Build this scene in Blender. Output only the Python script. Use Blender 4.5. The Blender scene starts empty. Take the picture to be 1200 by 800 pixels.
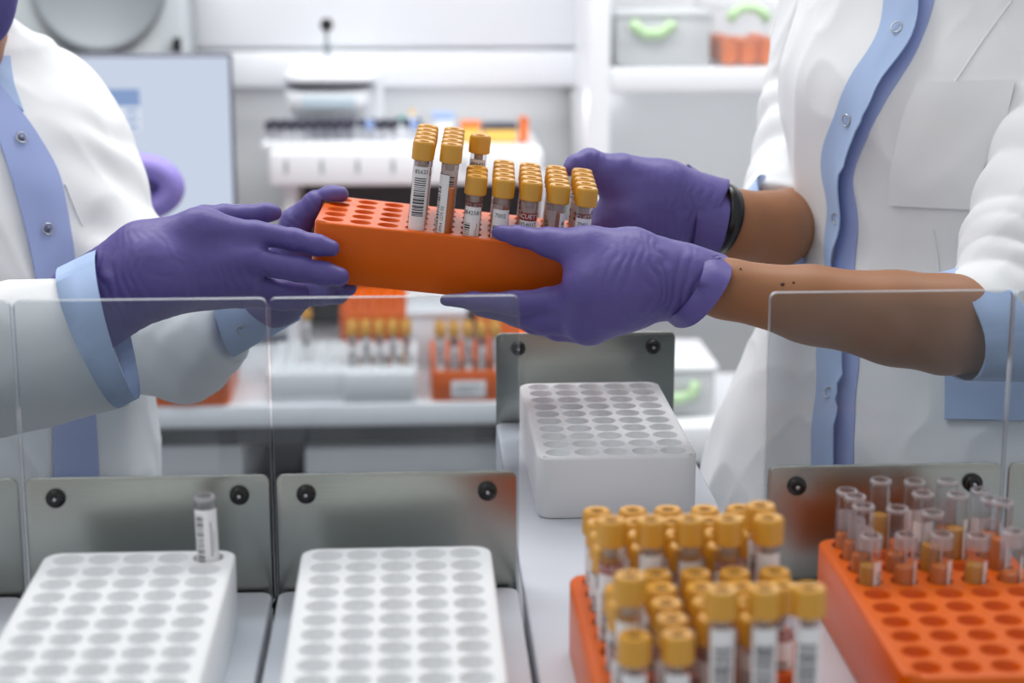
import bpy, bmesh, math, random
import numpy as np
from mathutils import Vector, Matrix, noise
from mathutils.bvhtree import BVHTree

R = random.Random(11)
SC = bpy.context.scene
COL = SC.collection
PI = math.pi

# ------------------------------------------------------------------ camera model (photo taken as 1200 x 800)
FPX, PITCH, YAW, CAMZ = 2147.0, 0.2295, 0.054, 1.42
def W(x, y, z):
    """camera-heading coordinates (right, forward, up from the lens) -> world; world y runs along the drawers"""
    c, s = math.cos(-YAW), math.sin(-YAW)
    return Vector((x*c - y*s, x*s + y*c, z + CAMZ))
def P(px, py, d):
    """point seen at a photo position, d metres deep along the lens axis"""
    u = -(py-400)/FPX*d
    return W((px-600)/FPX*d, d*math.cos(PITCH)+u*math.sin(PITCH), -d*math.sin(PITCH)+u*math.cos(PITCH))
CAM = Vector((0, 0, CAMZ))
def onplane(px, py, z):
    a = P(px, py, 1.0)-CAM
    return CAM + a*((z-CAMZ)/a.z)
def ony(px, py, y):
    a = P(px, py, 1.0)-CAM
    return CAM + a*(y/a.y)
def pxm(d): return d/FPX

# ------------------------------------------------------------------ materials
def lin(c):
    return tuple(((v/255)/12.92 if v/255 <= .04045 else ((v/255+.055)/1.055)**2.4) for v in c)
def mat(name, rgb, rough=.5, metal=0, spec=.5, bump=None, trans=0, coat=0, var=None, sheen=0, sss=0):
    m = bpy.data.materials.new(name); m.use_nodes = True
    nt = m.node_tree; b = nt.nodes['Principled BSDF']
    b.inputs['Base Color'].default_value = (*lin(rgb), 1)
    b.inputs['Roughness'].default_value = rough
    b.inputs['Metallic'].default_value = metal
    b.inputs['Specular IOR Level'].default_value = spec
    if coat: b.inputs['Coat Weight'].default_value = coat
    if sheen: b.inputs['Sheen Weight'].default_value = sheen
    if sss:
        b.inputs['Subsurface Weight'].default_value = sss
        b.inputs['Subsurface Radius'].default_value = (.004, .002, .001)
        b.inputs['Subsurface Scale'].default_value = 1
    tc = nt.nodes.new('ShaderNodeTexCoord')
    if var:                                        # var = (scale, rgb2): a faint mottled variation of the thing's own colour
        n = nt.nodes.new('ShaderNodeTexNoise'); n.inputs['Scale'].default_value = var[0]; n.inputs['Detail'].default_value = 4
        mx = nt.nodes.new('ShaderNodeMix'); mx.data_type = 'RGBA'
        mx.inputs[6].default_value = (*lin(rgb), 1); mx.inputs[7].default_value = (*lin(var[1]), 1)
        nt.links.new(tc.outputs['Object'], n.inputs['Vector'])
        nt.links.new(n.outputs['Fac'], mx.inputs[0]); nt.links.new(mx.outputs[2], b.inputs['Base Color'])
    if bump:                                       # (scale, strength, distance, stretch)
        n = nt.nodes.new('ShaderNodeTexNoise'); n.inputs['Scale'].default_value = bump[0]; n.inputs['Detail'].default_value = 3
        mp = nt.nodes.new('ShaderNodeMapping'); mp.inputs['Scale'].default_value = bump[3] if len(bump) > 3 else (1, 1, 1)
        bp = nt.nodes.new('ShaderNodeBump'); bp.inputs['Strength'].default_value = bump[1]; bp.inputs['Distance'].default_value = bump[2]
        nt.links.new(tc.outputs['Object'], mp.inputs['Vector']); nt.links.new(mp.outputs['Vector'], n.inputs['Vector'])
        nt.links.new(n.outputs['Fac'], bp.inputs['Height']); nt.links.new(bp.outputs['Normal'], b.inputs['Normal'])
    return m
def clear(name, tint=(250, 250, 250), gloss=.06, rough=.03, haze=0, hazecol=(235, 235, 235), fres=.55):
    """thin clear plastic: straight-through transparency, a fresnel gloss and an optional milky part"""
    m = bpy.data.materials.new(name); m.use_nodes = True
    nt = m.node_tree; nt.nodes.clear()
    out = nt.nodes.new('ShaderNodeOutputMaterial')
    t = nt.nodes.new('ShaderNodeBsdfTransparent'); t.inputs[0].default_value = (*lin(tint), 1)
    g = nt.nodes.new('ShaderNodeBsdfGlossy'); g.inputs['Roughness'].default_value = rough
    lw = nt.nodes.new('ShaderNodeLayerWeight'); lw.inputs[0].default_value = .25
    ma = nt.nodes.new('ShaderNodeMath'); ma.operation = 'MULTIPLY_ADD'; ma.inputs[1].default_value = fres; ma.inputs[2].default_value = gloss
    ma.use_clamp = True
    nt.links.new(lw.outputs['Fresnel'], ma.inputs[0])
    mx = nt.nodes.new('ShaderNodeMixShader')
    nt.links.new(ma.outputs[0], mx.inputs[0]); nt.links.new(g.outputs[0], mx.inputs[2])
    src = t
    if haze:
        d = nt.nodes.new('ShaderNodeBsdfDiffuse'); d.inputs[0].default_value = (*lin(hazecol), 1)
        h = nt.nodes.new('ShaderNodeMixShader')
        if isinstance(haze, tuple):                # smudges: noise between two haze amounts
            tc = nt.nodes.new('ShaderNodeTexCoord'); n = nt.nodes.new('ShaderNodeTexNoise'); n.inputs['Scale'].default_value = 14
            n.inputs['Detail'].default_value = 5
            mr = nt.nodes.new('ShaderNodeMapRange'); mr.inputs[1].default_value = .35; mr.inputs[2].default_value = .75
            mr.inputs[3].default_value = haze[0]; mr.inputs[4].default_value = haze[1]
            nt.links.new(tc.outputs['Object'], n.inputs['Vector']); nt.links.new(n.outputs['Fac'], mr.inputs[0])
            nt.links.new(mr.outputs[0], h.inputs[0])
        else: h.inputs[0].default_value = haze
        nt.links.new(t.outputs[0], h.inputs[1]); nt.links.new(d.outputs[0], h.inputs[2]); src = h
    nt.links.new(src.outputs[0], mx.inputs[1]); nt.links.new(mx.outputs[0], out.inputs[0])
    return m
def emit(name, rgb, s):
    m = bpy.data.materials.new(name); m.use_nodes = True
    b = m.node_tree.nodes['Principled BSDF']; b.inputs['Base Color'].default_value = (0, 0, 0, 1); b.inputs['Roughness'].default_value = .4
    b.inputs['Emission Color'].default_value = (*lin(rgb), 1); b.inputs['Emission Strength'].default_value = s
    return m
M = dict(
    orange=mat('orange_plastic', (224, 98, 1), .34, spec=.32, var=(60, (216, 93, 1))),
    white_rack=mat('white_rack_plastic', (236, 238, 240), .42),
    tray=mat('tray_grey', (205, 209, 217), .4),
    steel=mat('brushed_steel', (166, 169, 163), .26, metal=1, bump=(40, .05, .001, (1, 1, 40)), var=(6, (160, 163, 157))),
    black=mat('black_plastic', (14, 14, 15), .25),
    cap=mat('gold_cap', (220, 160, 54), .28, spec=.6),
    capshade=mat('cap_recess_shade', (120, 78, 20), .6),  # darkened gold: the shade of the cap recess painted into the colour
    label=mat('label_paper', (236, 236, 238), .6),
    ink=mat('ink', (35, 35, 42), .6),
    redink=mat('red_ink', (150, 48, 36), .6),
    glass=clear('tube_plastic', (246, 246, 248), .02, .05, .03, fres=.38),
    frost=clear('frosted_tube_end', (238, 236, 238), .05, .2, .30, (235, 228, 230)),
    serum=mat('serum_amber', (212, 108, 14), .2),
    serum2=mat('serum_yellow', (206, 138, 28), .2),
    blood=mat('blood_clot', (96, 34, 22), .25),
    gel=mat('separator_gel', (208, 190, 178), .4),
    acryl=clear('acrylic_sheet', (233, 236, 238), .02, .02, (.005, .06), (210, 214, 220), .25),
    acryledge=clear('acrylic_edge', (205, 210, 216), .12, .15, .55, (215, 220, 226)),
    cloth=mat('white_coat_cloth', (236, 238, 240), .85, spec=.2, bump=(420, .12, .0006), sheen=.1),
    blue=mat('blue_trim_cloth', (172, 194, 230), .85, spec=.2, bump=(420, .12, .0006)),
    blue2=mat('blue_trim_cloth_violet', (162, 177, 224), .85, spec=.2, bump=(420, .12, .0006)),
    glove=mat('purple_nitrile', (94, 84, 152), .46, spec=.4, bump=(150, .35, .0012, (1, 1, 1))),
    skin=mat('skin_light', (164, 113, 78), .5, spec=.4, sss=.1, bump=(300, .1, .0005), var=(40, (152, 101, 67))),
    snapcore=mat('snap_core', (110, 112, 128), .35, metal=1),
    mole=mat('mole_brown', (70, 36, 22), .6),
    skin2=mat('skin_brown', (150, 96, 66), .5, sss=.1),
    hair=mat('hair_dark', (34, 26, 24), .5),
    bonnet=mat('bonnet_violet', (84, 80, 138), .8, spec=.2),
    metal=mat('snap_metal', (190, 192, 198), .3, metal=1),
    trouser=mat('trouser_cloth', (60, 70, 100), .9),
    lam=mat('white_laminate', (236, 238, 242), .35),
    lam2=mat('cool_white_laminate', (228, 231, 236), .4),
    grey=mat('grey_panel', (232, 234, 236), .5),
    wallm=mat('wall_paint', (220, 222, 224), .7, var=(2, (216, 219, 222))),
    floorm=mat('floor_vinyl', (150, 152, 152), .5, var=(3, (142, 144, 145))),
    dark=mat('dark_plinth_gap_shade', (66, 70, 74), .7),  # plinths, and shade painted into the gaps under bench, riser and counter
    darkblue=mat('dark_blue_plastic', (52, 54, 84), .5),
    machine=mat('machine_grey', (168, 174, 178), .4),
    machine2=mat('machine_grey_dark', (140, 147, 152), .45),
    bezel=mat('monitor_bezel', (96, 98, 112), .4),
    screen=emit('screen_glow', (206, 217, 236), .92),
    screenblue=emit('screen_blue', (140, 168, 214), .85),
    screenlight=emit('screen_light', (226, 234, 246), .95),
    lcd=mat('lcd_grey', (196, 212, 222), .3),
    purple=mat('violet_plastic', (150, 136, 214), .45),
    purpled=mat('violet_dark', (104, 96, 160), .6),
    teal=mat('teal_plastic', (90, 190, 178), .5), yellow=mat('yellow_plastic', (246, 196, 96), .5),
    green=mat('green_clip', (190, 222, 176), .45), lblue=mat('light_blue_plastic', (150, 176, 226), .5),
    boxclear=clear('storage_box_plastic', (244, 246, 247), .03, .1, .45, (242, 244, 246), .3),
    boxclear2=clear('clear_box_plastic', (248, 249, 250), .02, .1, .12, (242, 244, 246), .2), orangebag=mat('orange_packets', (244, 122, 44), .5), tube_dark=mat('dark_tube_caps', (58, 58, 74), .5),
)

# ------------------------------------------------------------------ objects
def tag(o, label=None, cat=None, group=None, kind=None):
    if label: o['label'] = label
    if cat: o['category'] = cat
    if group: o['group'] = group
    if kind: o['kind'] = kind
    return o
def empty(name, label, cat, mw=None, group=None):
    o = bpy.data.objects.new(name, None); COL.objects.link(o); o.empty_display_size = .02
    if mw is not None: o.matrix_world = mw if isinstance(mw, Matrix) else Matrix.Translation(mw)
    return tag(o, label, cat, group)
class MB:
    """collects shapes with materials into one mesh"""
    def __init__(s): s.v = []; s.f = []; s.m = []; s.sm = []; s.mats = []
    def mi(s, m):
        if m not in s.mats: s.mats.append(m)
        return s.mats.index(m)
    def raw(s, v, f, m, smooth=False):
        b = len(s.v); s.v += [tuple(p) for p in v]; i = s.mi(m)
        for q in f: s.f.append(tuple(b+k for k in q)); s.m.append(i); s.sm.append(smooth)
    def box(s, lo, hi, m, bev=0, seg=2):
        bm = bmesh.new(); bmesh.ops.create_cube(bm, size=1)
        for v in bm.verts: v.co = Vector([lo[i]+(hi[i]-lo[i])*(v.co[i]+.5) for i in range(3)])
        if bev: bmesh.ops.bevel(bm, geom=bm.edges[:], offset=bev, segments=seg, affect='EDGES', profile=.5)
        s.bm(bm, m, bool(bev))
    def bm(s, bm, m, smooth=False, mw=None):
        bm.verts.index_update()
        s.raw([(mw @ v.co) if mw else v.co.copy() for v in bm.verts], [[v.index for v in f.verts] for f in bm.faces], m, smooth); bm.free()
    def lathe(s, prof, m, n=24, mw=None, smooth=True, ends=False):
        """prof: (r, z) pairs from bottom to top round local z"""
        v = []; f = []
        for r, z in prof:
            for k in range(n):
                p = Vector((r*math.cos(2*PI*k/n), r*math.sin(2*PI*k/n), z)); v.append(mw @ p if mw else p)
        for i in range(len(prof)-1):
            for k in range(n): f.append((i*n+k, i*n+(k+1) % n, (i+1)*n+(k+1) % n, (i+1)*n+k))
        if ends or prof[0][0] < .0006: f.append(tuple(range(n-1, -1, -1)))
        if ends or prof[-1][0] < .0006: f.append(tuple((len(prof)-1)*n+k for k in range(n)))
        s.raw(v, f, m, smooth)
    def rings(s, rings, m, close=True, caps=False, smooth=True):
        n = len(rings[0]); v = [p for r in rings for p in r]; f = []
        for i in range(len(rings)-1):
            for k in range(n if close else n-1): f.append((i*n+k, i*n+(k+1) % n, (i+1)*n+(k+1) % n, (i+1)*n+k))
        if caps: f.append(tuple(range(n-1, -1, -1))); f.append(tuple((len(rings)-1)*n+k for k in range(n)))
        s.raw(v, f, m, smooth)
    def tube(s, pts, r, m, n=8):
        pts = [Vector(p) for p in pts]; rs = r if isinstance(r, (list, tuple)) else [r]*len(pts); rings = []
        for i, p in enumerate(pts):
            t = (pts[min(i+1, len(pts)-1)]-pts[max(i-1, 0)]).normalized()
            a = t.orthogonal().normalized() if i == 0 else (a-t*a.dot(t)).normalized()
            b = t.cross(a)
            rings.append([p+(a*math.cos(2*PI*k/n)+b*math.sin(2*PI*k/n))*rs[i] for k in range(n)])
        s.rings(rings, m, caps=True)
    def prism(s, poly, z0, z1, m, bev=0):
        bm = bmesh.new(); vs = [bm.verts.new((x, y, z0)) for x, y in poly]
        f = bm.faces.new(vs); r = bmesh.ops.extrude_face_region(bm, geom=[f])
        for v in r['geom']:
            if isinstance(v, bmesh.types.BMVert): v.co.z = z1
        bmesh.ops.recalc_face_normals(bm, faces=bm.faces)
        if bev:
            es = [e for e in bm.edges if abs(e.verts[0].co.z-e.verts[1].co.z) < 1e-7]
            bmesh.ops.bevel(bm, geom=es, offset=bev, segments=3, affect='EDGES', profile=.5)
        s.bm(bm, m, bool(bev))
    def mesh(s, name):
        me = bpy.data.meshes.new(name); me.from_pydata(s.v, [], s.f); me.update()
        for m in s.mats: me.materials.append(m)
        me.polygons.foreach_set('material_index', s.m); me.polygons.foreach_set('use_smooth', s.sm)
        me.update(); return me
    def build(s, name, parent=None, mw=None): return link(name, s.mesh(name), parent, mw)
def link(name, me, parent=None, mw=None, auto=True):
    o = bpy.data.objects.new(name, me); COL.objects.link(o)
    if parent: o.parent = parent
    if mw is not None: o.matrix_local = mw
    return o
def sharp(o, ang=35):
    """keep hard edges hard on smooth-shaded meshes"""
    me = o.data; bm = bmesh.new(); bm.from_mesh(me)
    for e in bm.edges:
        if len(e.link_faces) == 2 and e.calc_face_angle(0) > math.radians(ang): e.smooth = False
    bm.to_mesh(me); bm.free(); return o
def rrect(x0, y0, x1, y1, r, n=6):
    out = []
    for cx, cy, a0 in ((x1-r, y0+r, -PI/2), (x1-r, y1-r, 0), (x0+r, y1-r, PI/2), (x0+r, y0+r, PI)):
        for k in range(n+1):
            a = a0+PI/2*k/n; out.append((cx+r*math.cos(a), cy+r*math.sin(a)))
    return out
def T(x, y, z): return Matrix.Translation((x, y, z))

# ------------------------------------------------------------------ signed distance fields meshed with surface nets
class Field:
    def __init__(s, lo, hi, h):
        s.lo = np.array(lo, float); s.h = h
        s.n = np.ceil((np.array(hi, float)-s.lo)/h).astype(int)+1
        s.ax = [s.lo[i]+h*np.arange(s.n[i]) for i in range(3)]
        s.F = np.full(s.n, .2, np.float32)
    def sub(s, lo, hi):
        i0 = np.clip(np.floor((np.array(lo)-s.lo)/s.h).astype(int), 0, s.n); i1 = np.clip(np.ceil((np.array(hi)-s.lo)/s.h).astype(int)+1, 0, s.n)
        if np.any(i1 <= i0): return None, None
        sl = tuple(slice(a, b) for a, b in zip(i0, i1))
        g = np.meshgrid(*[s.ax[i][sl[i]] for i in range(3)], indexing='ij')
        return sl, g
    def add(s, fn, lo, hi, k=0.0):
        sl, g = s.sub(np.array(lo)-3*s.h-k, np.array(hi)+3*s.h+k)
        if sl is None: return
        d = fn(g); f = s.F[sl]
        if k > 0:
            hh = np.maximum(k-np.abs(f-d), 0)/k
            s.F[sl] = np.minimum(f, d)-hh*hh*k*.25
        else: s.F[sl] = np.minimum(f, d)
    def cut(s, fn, lo=None, hi=None):
        sl, g = s.sub(s.lo if lo is None else lo, s.lo+s.n*s.h if hi is None else hi)
        if sl is None: return
        s.F[sl] = np.maximum(s.F[sl], -fn(g))
    def mesh(s, smooth=1):
        F = s.F; F = F.copy(); F[0] = F[-1] = .2; F[:, 0] = F[:, -1] = .2; F[:, :, 0] = F[:, :, -1] = .2
        S = F < 0; n = s.n-1
        c = np.zeros(n, np.int8)
        for a in (0, 1):
            for b in (0, 1):
                for d in (0, 1): c += S[a:n[0]+a, b:n[1]+b, d:n[2]+d]
        act = (c > 0) & (c < 8); I = np.argwhere(act)
        idx = np.full(n, -1, np.int64); idx[act] = np.arange(len(I))
        pos = np.zeros((len(I), 3)); cnt = np.zeros(len(I))
        cor = [(a, b, d) for a in (0, 1) for b in (0, 1) for d in (0, 1)]
        for p in cor:
            for ax in range(3):
                if p[ax]: continue
                q = list(p); q[ax] = 1
                fa = F[I[:, 0]+p[0], I[:, 1]+p[1], I[:, 2]+p[2]]; fb = F[I[:, 0]+q[0], I[:, 1]+q[1], I[:, 2]+q[2]]
                x = (fa < 0) != (fb < 0); t = np.where(x, fa/np.where(x, fa-fb, 1), 0)
                for i in range(3): pos[:, i] += np.where(x, p[i]+(t if i == ax else 0), 0)
                cnt += x
        pos = (I+pos/cnt[:, None])*s.h+s.lo
        quads = []
        for ax in range(3):
            u, v = (ax+1) % 3, (ax+2) % 3
            a = [slice(None)]*3; b = [slice(None)]*3; a[ax] = slice(0, -1); b[ax] = slice(1, None)
            E = np.argwhere(S[tuple(a)] != S[tuple(b)])
            E = E[(E[:, u] > 0) & (E[:, v] > 0)]
            def cell(du, dv):
                e = E.copy(); e[:, u] += du; e[:, v] += dv; return idx[e[:, 0], e[:, 1], e[:, 2]]
            q = np.stack([cell(-1, -1), cell(0, -1), cell(0, 0), cell(-1, 0)], 1)
            flip = ~S[E[:, 0], E[:, 1], E[:, 2]]
            q[flip] = q[flip][:, ::-1]; quads.append(q)
        q = np.concatenate(quads)
        q = q[(q >= 0).all(1)]
        for _ in range(smooth): pos = lap(pos, q, .5)
        return pos, q
def lap(pos, q, w):
    n = len(pos); acc = np.zeros_like(pos); cnt = np.zeros(n)
    for i in range(4):
        a, b = q[:, i], q[:, (i+1) % 4]
        for x, y in ((a, b), (b, a)):
            for j in range(3): acc[:, j] += np.bincount(x, pos[y, j], n)
            cnt += np.bincount(x, minlength=n)
    return pos*(1-w)+w*acc/np.maximum(cnt, 1)[:, None]
def npmesh(name, pos, q, m):
    me = bpy.data.meshes.new(name)
    me.vertices.add(len(pos)); me.vertices.foreach_set('co', pos.astype(np.float32).ravel())
    me.loops.add(q.size); me.loops.foreach_set('vertex_index', q.astype(np.int32).ravel())
    me.polygons.add(len(q)); me.polygons.foreach_set('loop_start', np.arange(0, q.size, 4, dtype=np.int32))
    me.polygons.foreach_set('loop_total', np.full(len(q), 4, np.int32))
    me.update(calc_edges=True); me.validate()
    me.polygons.foreach_set('use_smooth', np.ones(len(me.polygons), bool)); me.materials.append(m); me.update()
    return me
def vnormals(pos, q):
    a = pos[q[:, 2]]-pos[q[:, 0]]; b = pos[q[:, 3]]-pos[q[:, 1]]; f = np.cross(a, b); n = np.zeros_like(pos)
    for i in range(4):
        for j in range(3): n[:, j] += np.bincount(q[:, i], f[:, j], len(pos))
    return n/np.maximum(np.linalg.norm(n, axis=1), 1e-12)[:, None]
def wrinkle(pos, q, fn):
    """push vertices along their normals by fn(pos) metres"""
    return pos+vnormals(pos, q)*fn(pos)[:, None]
def vnoise(p, sc, seed=0):
    """numpy value noise in [-1,1]; sc is a scalar or a 3-vector of frequencies"""
    x = p*np.asarray(sc)+seed*17.3
    i = np.floor(x).astype(np.int64); f = x-i; f = f*f*(3-2*f); out = 0
    for a in (0, 1):
        for b in (0, 1):
            for c in (0, 1):
                h = ((i[:, 0]+a)*374761393+(i[:, 1]+b)*668265263+(i[:, 2]+c)*1274126177+seed*974711) & 0x7fffffff
                h = ((h ^ (h >> 13))*1274126177) & 0x7fffffff; h = (h ^ (h >> 16)) & 0xffff
                out = out+(h/32767.5-1)*(f[:, 0] if a else 1-f[:, 0])*(f[:, 1] if b else 1-f[:, 1])*(f[:, 2] if c else 1-f[:, 2])
    return out
def cone(a, b, ra, rb, cut=None, fold=None):
    """tapered capsule; cut=(point, normal) keeps the side the normal points away from; fold=(amp, wavelength, twist, sharp)"""
    a = np.array(a); b = np.array(b); ab = b-a; L2 = max(ab@ab, 1e-12)
    ex = ab/math.sqrt(L2); ey = np.array(Vector(ex).orthogonal().normalized()); ez = np.cross(ex, ey)
    def fn(g):
        px, py, pz = g[0]-a[0], g[1]-a[1], g[2]-a[2]
        tt = (px*ab[0]+py*ab[1]+pz*ab[2])/L2; t = np.clip(tt, 0, 1)
        d = np.sqrt((px-t*ab[0])**2+(py-t*ab[1])**2+(pz-t*ab[2])**2)-(ra+(rb-ra)*t)
        if fold:
            amp, wl, tw, ph = fold
            y = px*ey[0]+py*ey[1]+pz*ey[2]; z = px*ez[0]+py*ez[1]+pz*ez[2]; th = np.arctan2(z, y)
            s = tt*math.sqrt(L2)
            w = np.abs(np.sin(PI*s/wl+.9*np.sin(PI*s/(wl*3.3)+th)+tw*np.sin(th+ph)+.35*np.sin(2*th+ph*2)+ph))
            d = d-amp*(w-.5)*(.6+.4*np.sin(th*1.0+ph*3))
        if cut is not None:
            c, nn = np.array(cut[0]), np.array(cut[1])
            d = np.maximum(d, (g[0]-c[0])*nn[0]+(g[1]-c[1])*nn[1]+(g[2]-c[2])*nn[2])
        return d
    r = max(ra, rb)+(fold[0] if fold else 0)
    return fn, np.minimum(a, b)-r, np.maximum(a, b)+r
def ell(c, ax, r):
    """ellipsoid: centre, three unit axes, three radii"""
    c = np.array(c); A = np.array([np.array(x) for x in ax]); r = np.array(r)
    def fn(g):
        p = [g[i]-c[i] for i in range(3)]
        q = [sum(p[j]*A[i][j] for j in range(3))/r[i] for i in range(3)]
        k0 = np.sqrt(q[0]**2+q[1]**2+q[2]**2); k1 = np.sqrt((q[0]/r[0])**2+(q[1]/r[1])**2+(q[2]/r[2])**2)
        return k0*(k0-1)/np.maximum(k1, 1e-9)
    e = np.sqrt(((A*r[:, None])**2).sum(0))
    return fn, c-e, c+e
def boxd(mw, lo, hi, grow=0.0):
    """distance to a box given in the local space of mw"""
    inv = np.array(mw.inverted()); c = (np.array(lo)+np.array(hi))/2; h = (np.array(hi)-np.array(lo))/2+grow
    def fn(g):
        q = [np.abs(inv[i, 0]*g[0]+inv[i, 1]*g[1]+inv[i, 2]*g[2]+inv[i, 3]-c[i])-h[i] for i in range(3)]
        o = np.sqrt(sum(np.maximum(x, 0)**2 for x in q)); return o+np.minimum(np.maximum(np.maximum(q[0], q[1]), q[2]), 0)
    return fn
def stack(sl, sax, shrink=0.0):
    """torso: horizontal elliptical slices [(centre, a, b)] from top to bottom; sax = unit shoulder axis"""
    sl = sorted(sl, key=lambda t: t[0][2]); zs = np.array([t[0][2] for t in sl])
    cx = np.array([t[0][0] for t in sl]); cy = np.array([t[0][1] for t in sl]); A = np.array([t[1] for t in sl])-shrink; B = np.array([t[2] for t in sl])-shrink
    zf = np.linspace(zs[0], zs[-1], 200)
    def sm(y):
        v = np.interp(zf, zs, y); k = np.ones(15)/15; vp = np.pad(v, 7, 'edge'); return np.convolve(vp, k, 'valid')
    cx, cy, A, B = sm(cx), sm(cy), sm(A), sm(B)
    def fn(g):
        z = g[2]; a = np.interp(z, zf, A); b = np.interp(z, zf, B); x = g[0]-np.interp(z, zf, cx); y = g[1]-np.interp(z, zf, cy)
        u = np.abs(x*sax[0]+y*sax[1])/a; v = np.abs(-x*sax[1]+y*sax[0])/b
        q = (u**2.3+v**2.3)**(1/2.3)
        d = (q-1)*np.minimum(a, b)
        return np.maximum(d, np.maximum(z-zs[-1], zs[0]-z))
    lo = np.array([cx.min()-A.max(), cy.min()-A.max(), zs[0]]); hi = np.array([cx.max()+A.max(), cy.max()+A.max(), zs[-1]])
    return fn, lo, hi
def chain(F, pts, k=.004, kj=None, cut=None, fold=None):
    """pts: (px, py, d, r_px) joints -> tapered capsules blended into the field"""
    J = [(P(x, y, d), r*pxm(d)) for x, y, d, r in pts]
    for i in range(len(J)-1):
        fn, lo, hi = cone(J[i][0], J[i+1][0], J[i][1], J[i+1][1], cut if (cut is not None and i == len(J)-2) else None, fold)
        F.add(fn, lo, hi, k)
    return J
def bounds(chains, pad=.02):
    q = []
    for c in chains:
        for x, y, d, r in c:
            p = np.array(P(x, y, d)); q.append(p-r*pxm(d)); q.append(p+r*pxm(d))
    q = np.array(q); return q.min(0)-pad, q.max(0)+pad
# ================================================================== racks, tubes, drawers
PITCHM = .020
def rack_mesh(name, cols, rows, hole, height, m, mside=.014, mend=.013, depth=.036, corner=.011):
    """test tube rack: rounded block, cols x rows real holes with walls and floors; origin at the middle of the top face"""
    b = MB(); n = 20; p = PITCHM; hx, hy = cols*p/2, rows*p/2
    def sq(k):                                     # k-th of 20 points round the cell square, aligned with the circle angle
        a = 2*PI*k/n+PI/4; c, s = math.cos(a), math.sin(a); q = max(abs(c), abs(s)); return (c/q*p/2, s/q*p/2)
    for i in range(cols):
        for j in range(rows):
            cx, cy = -hx+p*(i+.5), -hy+p*(j+.5); v = []; f = []
            for k in range(n): x, y = sq(k); v.append((cx+x, cy+y, 0))
            for r, z in ((hole/2+.0006, 0), (hole/2, -.0006), (hole/2-.0002, -depth)):
                for k in range(n):
                    a = 2*PI*k/n+PI/4; v.append((cx+r*math.cos(a), cy+r*math.sin(a), z))
            for lv in range(3):
                for k in range(n): f.append((lv*n+k, lv*n+(k+1) % n, (lv+1)*n+(k+1) % n, (lv+1)*n+k))
            f.append(tuple(3*n+k for k in range(n)))
            b.raw(v, f[:n], m, False); b.raw(v, f[n:], m, True)
    X, Y = hx-p/2+mside, hy-p/2+mend
    out = rrect(-X, -Y, X, Y, corner, 8); bev = .002
    def nearest(x, y): return (max(-hx, min(hx, x)), max(-hy, min(hy, y)))
    rings = []
    inn = []
    for x, y in rrect(-X+bev, -Y+bev, X-bev, Y-bev, corner-bev, 8): inn.append(nearest(x*1.5 if abs(x) > hx*.9 else x, y*1.5 if abs(y) > hy*.9 else y))
    def ring(ins, z): return [(x, y, z) for x, y in rrect(-X+ins, -Y+ins, X-ins, Y-ins, corner-ins, 8)]
    if X > hx and Y > hy: rings.append([(x, y, 0) for x, y in inn])
    rings += [ring(bev, 0), ring(bev*.3, -bev*.3), ring(0, -bev), ring(0, -height+.002), ring(.0015, -height)]
    b.rings(rings, m); N = len(out)
    b.raw(rings[-1], [tuple(range(N))], m)
    return b.mesh(name)

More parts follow.
